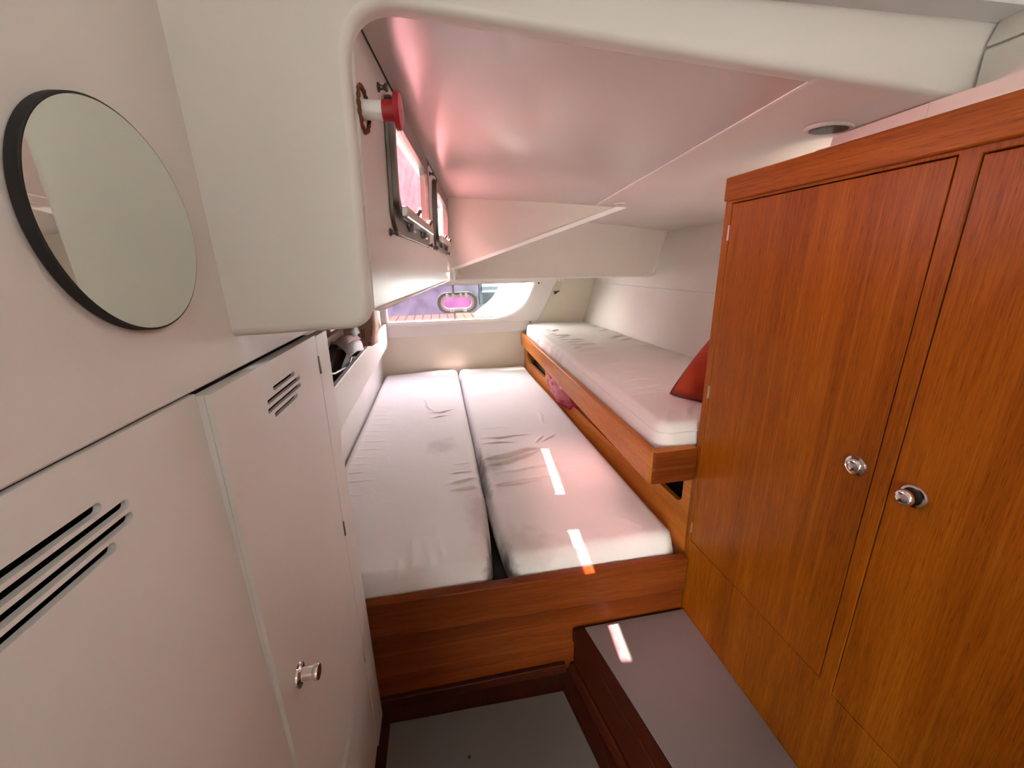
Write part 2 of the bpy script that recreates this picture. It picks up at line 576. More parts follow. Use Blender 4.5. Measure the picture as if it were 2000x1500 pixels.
# coachroof side panel with two portlight openings
SO = Vector((-0.056, 0.45, 0.219))
SU = (Vector((0.049, 1.397, 0.212)) - SO).normalized()
_d = Vector((-0.010, 0.0, -0.264))
SV = -(_d - SU * _d.dot(SU)).normalized()          # up
SN = SU.cross(SV).normalized()                     # into the cabin
if SN.x < 0: SN = -SN


def spt(u, v, w): return SO + SU * u + SV * v - SN * w


PORT_U = (0.113, 0.583)          # start of each opening along the panel
OPEN_W, OPEN_V0, OPEN_V1 = 0.315, -0.150, -0.023
struct('wall_coachroof_side', plate([(-0.0035, -0.2615), (1.057, -0.256), (0.9565, -0.225), (0.9565, 0.027), (-0.0035, 0.027)],
       [rrect(u, OPEN_V0, u + OPEN_W, OPEN_V1, 0.028) for u in PORT_U], spt, 0.006), M_SIDE, 0.0, 'white coachroof side panel with two portlights')
struct('trim_2', tube([spt(-0.003, -0.2610, 0.002), spt(0.020, -0.2624, 0.0), spt(1.057, -0.257, 0.0)], [0.0008, 0.0030, 0.0030], 10), M_TRIMW, 0, 'white bead along the lower edge of the coachroof side')
struct('trim_3', tube([spt(0.008, 0.0005, -0.0005), spt(0.953, 0.0005, -0.0005)], 0.0016, 6), M_BLACK, 0, 'dark joint between coachroof side and ceiling')


def cz(x): return 0.217 - 0.068 * (x + 0.03)


# ceiling panels either side of a white seam
def ceil_slab(pts, t=0.012):
    return slab([(x, y, cz(x)) for x, y in pts], (0, 0, t))


struct('ceiling', ceil_slab([(-0.0585, 0.446), (0.423, 0.446), (0.528, 1.33), (0.049, 1.40)]), M_CEIL, 0.0, 'glossy white cabin ceiling left of the seam')
struct('ceiling_right', ceil_slab([(0.426, 0.446), (1.16, 0.446), (1.16, 1.95), (0.50, 1.85), (0.531, 1.33)]), M_HULL, 0.0, 'white cabin ceiling right of the seam')
struct('trim_4', slab([(0.4190, 0.438, cz(0.4190) - 0.0010), (0.4265, 0.438, cz(0.4265) - 0.0010), (0.5335, 1.33, cz(0.5335) - 0.0012), (0.5255, 1.33, cz(0.5255) - 0.0012)], (0, 0, 0.003)), M_TRIMW, 0.0008, 'white seam batten in the ceiling')
# roof over everything
struct('roof', slab([(-0.062, 0.40, 0.245), (1.3, 0.40, 0.245), (1.3, 2.0, 0.245), (0.05, 2.0, 0.245), (0.047, 1.42, 0.245)], (0, 0, 0.03)), M_DECKW, 0, 'white coachroof above the cabin')
# triangular aft face of the coachroof
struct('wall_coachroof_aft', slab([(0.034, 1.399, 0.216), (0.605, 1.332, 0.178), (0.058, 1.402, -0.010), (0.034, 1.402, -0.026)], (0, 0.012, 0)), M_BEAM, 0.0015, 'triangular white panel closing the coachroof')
struct('trim_5', hexa([(0.046, 1.389, -0.020), (0.064, 1.392, -0.018), (0.068, 1.50, -0.050), (0.050, 1.50, -0.052),
                       (0.046, 1.389, -0.008), (0.062, 1.392, -0.004), (0.066, 1.50, -0.020), (0.050, 1.50, -0.020)]), M_TRIMW, 0.002, 'white corner lip below the coachroof panel')
struct('trim_6', slab([(0.048, 1.3945, -0.018), (0.640, 1.324, 0.172), (0.602, 1.328, 0.176), (0.048, 1.3955, -0.008)], (0.0, 0.014, 0.0)), M_TRIMW, 0.001, 'white lip along the lower edge of the triangular panel')
struct('wall_coachroof_end', slab([(0.052, 1.404, -0.045), (0.100, 1.84, -0.045), (0.100, 1.84, 0.25), (0.052, 1.404, 0.25)], (-0.006, 0, 0)), M_HULL, 0)
# beam face under the aft deck
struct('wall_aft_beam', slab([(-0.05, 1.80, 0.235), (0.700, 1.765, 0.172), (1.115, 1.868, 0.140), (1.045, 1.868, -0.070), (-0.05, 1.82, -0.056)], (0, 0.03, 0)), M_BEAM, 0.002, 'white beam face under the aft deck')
struct('trim_7', tube([(-0.05, 1.822, -0.0565), (1.03, 1.869, -0.0705)], 0.0035, 8), M_TRIMW, 0, 'pale bead along the beam bottom edge')
# aft deck underside and side decks
struct('ceiling_aft', slab([(-0.06, 1.84, -0.045), (1.12, 1.88, -0.06), (1.12, 2.66, -0.06), (0.80, 2.66, -0.06), (0.76, 2.605, -0.06), (0.03, 2.605, -0.06), (-0.02, 2.572, -0.06), (-0.06, 2.572, -0.06)], (0, 0, 0.04)), M_HULL, 0, 'white underside of the aft deck')
struct('ceiling_side', slab([(-0.62, 0.456, -0.040), (-0.078, 0.456, -0.040), (0.034, 1.404, -0.041), (0.048, 1.50, -0.042), (0.048, 2.572, -0.050), (-0.29, 2.572, -0.045), (-0.29, 2.66, -0.045), (-0.62, 2.66, -0.040)], (0, 0, 0.025)), M_NONSKID, 0, 'grey side deck over the bookshelf')
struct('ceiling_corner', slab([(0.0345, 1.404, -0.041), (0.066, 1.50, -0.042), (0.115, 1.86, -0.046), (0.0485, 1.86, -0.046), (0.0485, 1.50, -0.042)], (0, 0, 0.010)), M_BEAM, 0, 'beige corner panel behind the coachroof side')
# hull sides
struct('wall_hull_left', slab([(-0.53, 0.60, -1.06), (-0.53, 2.64, -1.06), (-0.56, 2.64, -0.03), (-0.56, 0.60, -0.03)], (-0.03, 0, 0)), paint('brown_hull_board', (0.22, 0.12, 0.07), 0.7, 0.1), 0, 'brown hull lining behind the bookshelf')
# starboard hull; unseen opening added behind the wardrobe to let light in
HB = {0.46: (1.075, 1.108), 2.66: (0.975, 1.10)}


def hpt(u, v, w):
    t = (u - 0.46) / (2.66 - 0.46)
    zb, zt = -0.36, 0.16
    s = (v - zb) / (zt - zb)
    xb = 1.072 * (1 - t) + 0.972 * t
    xt = 1.106 * (1 - t) + 1.118 * t
    return (xb + (xt - xb) * s + w, u, v)


struct('wall_hull_right', plate([(0.46, -0.80), (2.64, -0.80), (2.64, -0.1262), (0.46, -0.1262)], [], hpt, 0.02), M_HULL, 0, 'white vinyl hull lining beside the bunk')
struct('wall_hull_right_upper', plate([(0.46, -0.125), (2.64, -0.125), (2.64, 0.20), (0.46, 0.20)], [rrect(0.52, 0.062, 1.08, 0.138, 0.03)], hpt, 0.02), M_HULL, 0, 'white vinyl hull lining above the joint')
struct('wall_hull_right_back', plate([(0.46, -0.15), (2.64, -0.15), (2.64, -0.10), (0.46, -0.10)], [], hpt, 0.01, None, 0.021), M_WALL, 0)


struct('deck_reflector', box(1.20, 2.0, -0.2, 2.0, 0.02, 0.05), M_DECKW, 0, 'unseen white deck slab added to bounce sun into the starboard opening')  # unseen reflector, added to throw sunlight up onto the ceiling
struct('wall_quay_alongside', box(-2.4, -1.5, -3.0, 1.05, -1.7, 1.0), paint('dark_blocker', (0.05, 0.05, 0.05), 0.9, 0.3, 20, 0.5), 0, 'unseen dark block added to port to cut low sky light')  # unseen block added to keep low sky out of the aft portlight
struct('wall_fore_blocker', box(-0.85, -0.24, -1.1, 0.45, -0.04, 0.66), M_DECKW, 0, 'unseen deckhouse block added forward of the coachroof to cut sky light')  # unseen block added to shield the portlights from the forward sky


# transom wall with the window opening
def tpt(u, v, w): return (u, 2.60 + w, v)


RAKE = 0.24


def tpt2(u, v, w):
    # the window board leans into the cabin towards its top
    k = RAKE if v > -0.36 else 0.0
    q = (2.588 - 0.36 * RAKE) / (2.588 + RAKE * v) if v > -0.36 else 1.0
    return (u * q, 2.588 * q + w, v * q)


win_open = rquad([(-0.327, -0.345), (0.425, -0.350), (0.575, -0.262), (0.640, -0.110), (-0.327, -0.110)], [0.01, 0.09, 0.07, 0.008, 0.01], 6)
struct('wall_aft', plate([(-0.60, -0.85), (1.15, -0.85), (1.15, -0.03), (0.685, -0.03), (0.625, -0.352), (-0.36, -0.352), (-0.36, -0.03), (-0.60, -0.03)], [], tpt, 0.03), M_AFT, 0.0, 'cream transom wall above the bed head')
struct('wall_aft_panel', plate([(-0.36, -0.3605), (0.648, -0.3605), (0.790, -0.080), (-0.36, -0.080)], [win_open], tpt2, 0.0115), M_WALL, 0.002, 'white window board fixed on the transom wall')
struct('wall_aft_sill', box(-0.36, 0.640, 2.588, 2.5995, -0.424, -0.3605), M_WALL, 0.001, 'white lower strip of the window board')
_e0, _e1 = tpt2(0.648, -0.3605, 0.002), tpt2(0.790, -0.080, 0.002)
struct('wall_aft_cheek', slab([_e0, _e1, (0.80, 2.62, -0.08), (0.66, 2.62, -0.3605)], (-0.008, 0, 0)), M_WALL, 0, 'side cheek of the leaning window board')
# window_1 : moulding, two panes, joint strip, round-ended port
win = thing('window_1', 'wide transom window with a curved right end above the bed head', 'window', (0.15, 2.6, -0.35))
win['kind'] = 'structure'
inner = rquad([(-0.318, -0.328), (0.418, -0.334), (0.562, -0.255), (0.628, -0.112), (-0.318, -0.112)], [0.008, 0.085, 0.07, 0.005, 0.008], 6)
finish('window_frame', plate(win_open, [inner], tpt2, 0.045, None, -0.006), M_TRIMW, win, 0.002)
finish('window_seal', tube([Vector(tpt2(u, v, 0.002)) for u, v in inner], 0.0022, 6, True), M_BLACK, win)
PC = (0.122, -0.222)      # centre of the round-ended port


def stadium(hw, hh, n=10):
    return rrect(PC[0] - hw, PC[1] - hh, PC[0] + hw, PC[1] + hh, hh - 0.001, n)


joint_x = 0.100
paneL = [(-0.322, -0.336), (joint_x - 0.004, -0.336), (joint_x - 0.004, -0.105), (-0.322, -0.105)]
# panes with the port cut out of them
stad = stadium(0.100, 0.047)
outl = rquad([(-0.322, -0.334), (0.420, -0.340), (0.566, -0.258), (0.634, -0.105), (-0.322, -0.105)], [0, 0.085, 0.07, 0, 0], 6)


def clip(poly, xc, keep_left):
    res = []
    n = len(poly)
    for i in range(n):
        a, b = poly[i], poly[(i + 1) % n]
        ia = (a[0] <= xc) == keep_left; ib = (b[0] <= xc) == keep_left
        if ia: res.append(a)
        if ia != ib:
            t = (xc - a[0]) / (b[0] - a[0]); res.append((xc, a[1] + t * (b[1] - a[1])))
    return res


def notch(poly, left):
    """half of the outline with half of the port cut away"""
    cl = clip(poly, joint_x, left)
    st = clip(stad, joint_x, left)
    bot = min(st, key=lambda p: p[1] + (0 if abs(p[0] - joint_x) < 1e-6 else 9)); top = max(st, key=lambda p: p[1] - (0 if abs(p[0] - joint_x) < 1e-6 else 9))
    # walk the stadium half from top to bottom, away from the joint
    rest = [p for p in st if abs(p[0] - joint_x) > 1e-6]
    rest.sort(key=lambda p: math.atan2(p[1] - PC[1], (p[0] - joint_x) * (-1 if left else 1)))
    arc = [bot] + rest + [top]               # bottom to top
    on = [i for i, p in enumerate(cl) if abs(p[0] - joint_x) < 1e-6]
    # insert the arc on the joint edge
    i0 = on[0] if (on[0] + 1) % len(cl) == on[1] else on[1]
    i1 = (i0 + 1) % len(cl)
    seq = arc if cl[i0][1] < cl[i1][1] else arc[::-1]
    out = []
    for i, p in enumerate(cl):
        out.append(p)
        if i == i0: out += seq
    return out


finish('pane', plate(notch(outl, True), [], tpt2, 0.004, None, 0.012), M_PURPLE, win)['label'] = 'lilac tinted window pane left of the joint'
finish('pane', plate(notch(outl, False), [], tpt2, 0.004, None, 0.012), M_CLEAR, win)['label'] = 'clear window pane right of the joint'
bm = bmesh.new()
plate([(joint_x - 0.006, -0.334), (joint_x + 0.006, -0.334), (joint_x + 0.006, PC[1] - 0.060), (joint_x - 0.006, PC[1] - 0.060)], [], tpt2, 0.008, bm, 0.010)
plate([(joint_x - 0.006, PC[1] + 0.060), (joint_x + 0.006, PC[1] + 0.060), (joint_x + 0.006, -0.108), (joint_x - 0.006, -0.108)], [], tpt2, 0.008, bm, 0.010)
finish('joint_strip', bm, M_GREYP, win)

port = thing('opening_port', 'grey oval opening port with pink pane set in the transom window', 'portlight', (PC[0], 2.54, PC[1] - 0.064))


def ppt(u, v, w):
    p = tpt2(u, v, 0)
    return (p[0], p[1] - 0.003 + w, p[2])


finish('outer_ring', plate(stadium(0.127, 0.064), [stadium(0.098, 0.045)], ppt, 0.012), M_GREYP, port, 0.003)
finish('rubber_seal', plate(stadium(0.106, 0.050), [stadium(0.098, 0.044)], ppt, 0.006, None, -0.006), M_LGREYP, port, 0.002)
finish('sash_ring', plate(stadium(0.100, 0.043), [stadium(0.090, 0.034)], ppt, 0.014, None, -0.010), M_LGREYP, port, 0.002)
finish('pane', plate(stadium(0.092, 0.036), [], ppt, 0.004, None, -0.002), M_PINKP, port)
for dx in (-0.062, -0.026, 0.022, 0.056):
    finish('hinge', plate([(PC[0] + dx - 0.0075, PC[1] + 0.036), (PC[0] + dx + 0.0075, PC[1] + 0.036), (PC[0] + dx + 0.0075, PC[1] + 0.058), (PC[0] + dx - 0.0075, PC[1] + 0.058)], [], ppt, 0.014, None, -0.018), M_WHITEP, port, 0.003)
for dx in (-0.045, -0.031, 0.044):
    w = 0.0055 if dx < 0 else 0.011
    finish('latch', plate([(PC[0] + dx - w, PC[1] - 0.056), (PC[0] + dx + w, PC[1] - 0.056), (PC[0] + dx + w, PC[1] - 0.036), (PC[0] + dx - w, PC[1] - 0.036)], [], ppt, 0.014, None, -0.018), M_WHITEP, port, 0.003)

# screw caps on the window board
for i, (px_, pz_, lab) in enumerate(((0.72, -0.112, 'white screw cap near the top right corner of the window board'), (0.655, -0.118, 'dark screw hole cap beside the window top right'),
                                    (0.56, -0.335, 'white screw cap under the curved end of the window'), (0.595, -0.368, 'small dark screw cap above the bunk corner'))):
    o = finish('screw_cap', lathe([(0.0055, 0), (0.0055, 0.002), (0.003, 0.004), (0.0, 0.0042)], tpt2(px_, pz_, 0.0005), (0, -1, 0), 14), (M_WHITEP if i in (0, 2) else M_DARK), None)
    tag(o, lab, 'screw cap', 'screw caps on the window board')

# shelf along the left hull behind a white fiddle, and the lower side beside the mattress
struct('wall_berth_left', hexa([(-0.40, 0.70, -0.80), (-0.378, 0.70, -0.80), (-0.386, 2.60, -0.80), (-0.41, 2.60, -0.80),
                                (-0.40, 0.70, -0.455), (-0.374, 0.70, -0.455), (-0.380, 2.60, -0.455), (-0.41, 2.60, -0.455)]), M_LOCK, 0, 'white side of the berth under the shelf')
sh = thing('bookshelf', 'white open shelf with a high front board along the left side', 'shelf', (-0.43, 1.66, -0.475))
finish('shelf_board', box(-0.545, -0.334, 0.725, 2.598, -0.475, -0.462), M_LOCK, sh)
finish('front_board', hexa([(-0.334, 0.725, -0.470), (-0.318, 0.725, -0.470), (-0.328, 2.585, -0.466), (-0.344, 2.585, -0.466),
                            (-0.334, 0.725, -0.336), (-0.318, 0.725, -0.336), (-0.328, 2.585, -0.335), (-0.344, 2.585, -0.335)]), M_LOCK, sh, 0.002)
finish('end_cap', box(-0.52, -0.346, 2.42, 2.43, -0.462, -0.335), M_AFT, sh, 0.001)

# rear of the cabin, behind the photographer: wall with the companionway opening, upper ceiling
struct('wall_rear', plate([(-0.24, -1.06), (1.15, -1.06), (1.15, 0.62), (-0.24, 0.62)], [rrect(0.14, 0.28, 0.26, 0.43, 0.03)], lambda u, v, w: (u, -1.05 - w, v), 0.03), M_WALL, 0, 'white wall with the companionway behind')
struct('ceiling_fore', box(-0.24, 0.95, -1.08, 0.455, 0.62, 0.65), M_WALL, 0, 'white ceiling over the entrance')
struct('wall_left_lower', box(-0.62, -0.58, -1.1, 0.72, -1.06, -0.05), M_WALL, 0)
struct('wall_right_lower', box(1.10, 1.14, -1.1, 0.80, -1.06, 0.30), M_WALL, 0)

# ================================================================== LOCKERS ON THE LEFT
def lock_x(z):
    return -0.2 + 0.0105 * min(1.0, max(0.0, (z + 0.78) / 0.68))


lk = thing('locker', 'low white locker with two louvred doors under the oval mirror wall', 'locker', (-0.35, 0.1, -1.0))


def lpt(u, v, w): return (-0.2 - w, u, v)


def lpt2(u, v, w): return (lock_x(v) - w, u, v)


def slot(u0, u1, v, h=0.0026):
    return rrect(u0, v - h, u1, v + h, h - 0.0001, 4)


near_slots = [slot(0.06, 0.240, -0.1275, 0.0031), slot(0.042, 0.258, -0.1365, 0.0031), slot(0.042, 0.258, -0.1455, 0.0031), slot(0.06, 0.240, -0.1545, 0.0031)]
far_slots = [slot(0.470, 0.541, -0.1275), slot(0.449, 0.558, -0.1375), slot(0.447, 0.557, -0.147), slot(0.462, 0.539, -0.1565)]
low_slots = [slot(0.42, 0.536, -0.735, 0.0022), slot(0.38, 0.547, -0.742, 0.0022), slot(0.38, 0.547, -0.749, 0.0022), slot(0.42, 0.530, -0.756, 0.0022)]
dn = finish('door', plate([(-0.52, -0.985), (0.3487, -0.985), (0.3487, -0.0943), (-0.52, -0.0943)], near_slots, lpt, 0.0045), M_LOCK, lk, 0)
dn['label'] = 'wide near door with long louvre slots'
df = finish('door', plate([(0.3494, -0.985), (0.649, -0.985), (0.649, -0.50), (0.649, -0.0962), (0.3494, -0.0962), (0.3494, -0.50)], far_slots + low_slots, lpt2, 0.0045), M_LOCK, lk, 0)
bm = bmesh.new()
for z0_, z1_ in ((-0.985, -0.78), (-0.78, -0.0966)):
    xa, xb = lock_x(z0_) - 0.0047, lock_x(z1_) - 0.0047
    add_hex(bm, [(-0.206, 0.3491, z0_), (xa, 0.3491, z0_), (xa, 0.3512, z0_), (-0.206, 0.3512, z0_),
                 (-0.206, 0.3491, z1_), (xb, 0.3491, z1_), (xb, 0.3512, z1_), (-0.206, 0.3512, z1_)])
add_box(bm, -0.204, lock_x(-0.1) - 0.0047, 0.3514, 0.649, -0.0990, -0.0966)
finish('edge_band', bm, M_LOCK, df, 0)
df['label'] = 'narrow far door with short louvre slots and a chrome knob'
# push knob, popped out
kb = thing  # alias kept short below


def knob(parent, origin, axis, out, mat_ring=M_CHROME):
    r = finish('knob', lathe([(0.0125, 0.0), (0.0125, 0.0015), (0.0110, 0.0035), (0.0085, 0.0035), (0.0082, 0.0010), (0.0, 0.0010)], origin, axis, 28), mat_ring, parent, 0)
    WORLD_LOC[r.name] = WORLD_LOC[parent.name]
    return r


k = finish('knob', lathe([(0.0125, 0.0), (0.0140, 0.001), (0.0135, 0.003), (0.0100, 0.0045), (0.0078, 0.005), (0.0072, 0.0165), (0.0088, 0.018), (0.0092, 0.0215), (0.0085, 0.023), (0.0, 0.0232)],
                         (lock_x(-0.458), 0.392, -0.458), (1, 0, 0), 32), M_CHROME, df)
k['label'] = 'chrome push knob'
for zc in (-0.143, -0.443, -0.744):
    finish('hinge', box(lock_x(zc) - 0.004, lock_x(zc) + 0.0016, 0.6475, 0.6525, zc - 0.014, zc + 0.014), M_DSTEEL, lk, 0.0005)
finish('stile', plate([(0.6508, -1.0), (0.716, -1.0), (0.716, -0.50), (0.716, -0.098), (0.6508, -0.098), (0.6508, -0.50)], [], lambda u, v, w: (lock_x(v) - w, u, v), 0.016), M_LOCK, lk, 0.0008)
bm = bmesh.new()
add_box(bm, -0.56, -0.2165, -0.54, 0.70, -1.0, -0.985)
add_box(bm, -0.56, -0.2165, -0.54, 0.70, -0.120, -0.105)
add_box(bm, -0.56, -0.545, -0.54, 0.70, -0.985, -0.120)
add_box(bm, -0.56, -0.2165, -0.54, -0.525, -0.985, -0.120)
add_box(bm, -0.56, -0.2215, 0.700, 0.715, -1.0, -0.105)
add_box(bm, -0.56, -0.206, 0.342, 0.357, -0.985, -0.120)
finish('carcass', bm, M_DARK, lk)

# round mirror
mr = thing('mirror', 'round frameless wall mirror with a dark edge above the near locker door', 'mirror', (-0.2, 0.319, 0.0325))
finish('rim', lathe([(0.0690, 0.0), (0.0695, 0.0005), (0.0695, 0.0062), (0.0683, 0.0066), (0.0683, 0.0060)], (-0.1995, 0.319, 0.0325), (1, 0, 0), 96, True), M_BLACK, mr, 0)
finish('glass', lathe([(0.0682, 0.0061), (0.0681, 0.0068), (0.0, 0.0068)], (-0.1995, 0.319, 0.0325), (1, 0, 0), 96, True), M_MIRROR, mr, 0, 20)

# ================================================================== WARDROBE ON THE RIGHT
wd = thing('wardrobe', 'tall orange-brown teak wardrobe with two doors and chrome knobs', 'wardrobe', (0.80, 0.20, -1.0))


def wpt(u, v, w): return (0.566 + w, u, v)


D1 = (0.3875, 0.7310, -0.6575, 0.1010)
D2 = (-0.26, 0.3635, -0.6645, 0.0975)
g = 0.0016


def rect(d, gg): return [(d[0] - gg, d[2] - gg), (d[1] + gg, d[2] - gg), (d[1] + gg, d[3] + gg), (d[0] - gg, d[3] + gg)]


ff = finish('face_frame', plate([(-0.9, -1.0), (0.751, -1.0), (0.751, 0.110), (-0.9, 0.110)], [rect(D1, g), rect(D2, g)], wpt, 0.020), M_WOODV, wd, 0.0012)
d1 = finish('door', plate(rect(D1, 0), [], wpt, 0.018, None, 0.0006), M_WOODV, wd, 0.001)
d1['label'] = 'teak door nearer the bunk with knob pushed in'
d2 = finish('door', plate(rect(D2, 0), [], wpt, 0.018, None, 0.0006), M_WOODV, wd, 0.001)
d2['label'] = 'teak door nearer the camera with knob popped out'
k = finish('knob', lathe([(0.0150, 0.0), (0.0152, 0.002), (0.0140, 0.004), (0.0110, 0.0048), (0.0106, 0.0044), (0.0104, 0.0052), (0.0085, 0.0078), (0.0045, 0.0092), (0.0, 0.0095)], (0.5662, 0.409, -0.284), (-1, 0, 0), 40), M_CHROME, d1)
k['label'] = 'chrome push knob, closed'
kr = finish('knob', lathe([(0.0150, 0.0), (0.0152, 0.002), (0.0140, 0.004), (0.0112, 0.0045), (0.0106, 0.0010), (0.0, 0.0010)], (0.5662, 0.336, -0.288), (-1, 0, 0), 40), M_CHROME, d2)
kr['label'] = 'chrome push knob, popped out'
finish('knob_hole', lathe([(0.0, 0.0011), (0.0112, 0.0011), (0.0112, 0.0014), (0.0, 0.0014)], (0.5662, 0.336, -0.288), (-1, 0, 0), 32), M_BLACK, d2)
# the plunger belongs to the door as its own sub-part
finish('knob_plunger', lathe([(0.0060, 0.0006), (0.0060, 0.0140), (0.0104, 0.0145), (0.0106, 0.0172), (0.0085, 0.0202), (0.0045, 0.0217), (0.0, 0.0220)], (0.5662, 0.336, -0.288), (-1, 0, 0), 40), M_CHROME, d2)
finish('header', box(0.556, 0.600, -0.9, 0.745, 0.1065, 0.1475), M_WOODH, wd, 0.002)
bm = bmesh.new()
add_box(bm, 0.587, 1.06, 0.731, 0.747, -0.70, 0.052)
add_box(bm, 0.587, 1.06, -0.9, 0.747, -1.0, -0.985)
add_box(bm, 0.5865, 0.598, -0.9, 0.747, 0.085, 0.130)
add_box(bm, 0.587, 1.06, 0.731, 0.747, -0.985, -0.70)
add_box(bm, 0.587, 1.06, 0.369, 0.381, -0.985, 0.04)
add_box(bm, 1.055, 1.068, -0.9, 0.747, -0.985, 0.04)
finish('carcass', bm, M_WOODV, wd)
finish('top_board', box(0.602, 1.065, -0.9, 0.747, 0.040, 0.052), M_LOCK, wd)['label'] = 'white top board'
for zc, h in ((0.049, 0.014), (-0.276, 0.014), (-0.622, 0.014)):
    finish('hinge', box(0.5640, 0.570, 0.7305, 0.7345, zc - h, zc + h), M_STEEL, wd, 0.0005)

# ================================================================== BED
bd = thing('bed_base', 'built-in double berth base with a teak front board', 'bed', (0.1, 1.6, -1.0))
finish('front_rail', hexa([(-0.235, 0.728, -0.789), (0.564, 0.728, -0.806), (0.564, 0.752, -0.806), (-0.235, 0.752, -0.789),
                           (-0.235, 0.728, -0.696), (0.564, 0.728, -0.708), (0.564, 0.752, -0.708), (-0.235, 0.752, -0.696)]), M_WOODX, bd, 0.003)
finish('front_panel', hexa([(-0.235, 0.736, -1.0), (0.564, 0.736, -1.0), (0.564, 0.752, -1.0), (-0.235, 0.752, -1.0),
                            (-0.235, 0.736, -0.791), (0.564, 0.736, -0.808), (0.564, 0.752, -0.808), (-0.235, 0.752, -0.791)]), M_WOODX, bd, 0.001)
finish('platform', box(-0.374, 0.550, 0.753, 2.598, -0.775, -0.757), M_DARK, bd)
finish('kick_board', box(-0.235, 0.250, 0.724, 0.736, -1.0, -0.972), M_DARKW, bd, 0.002)


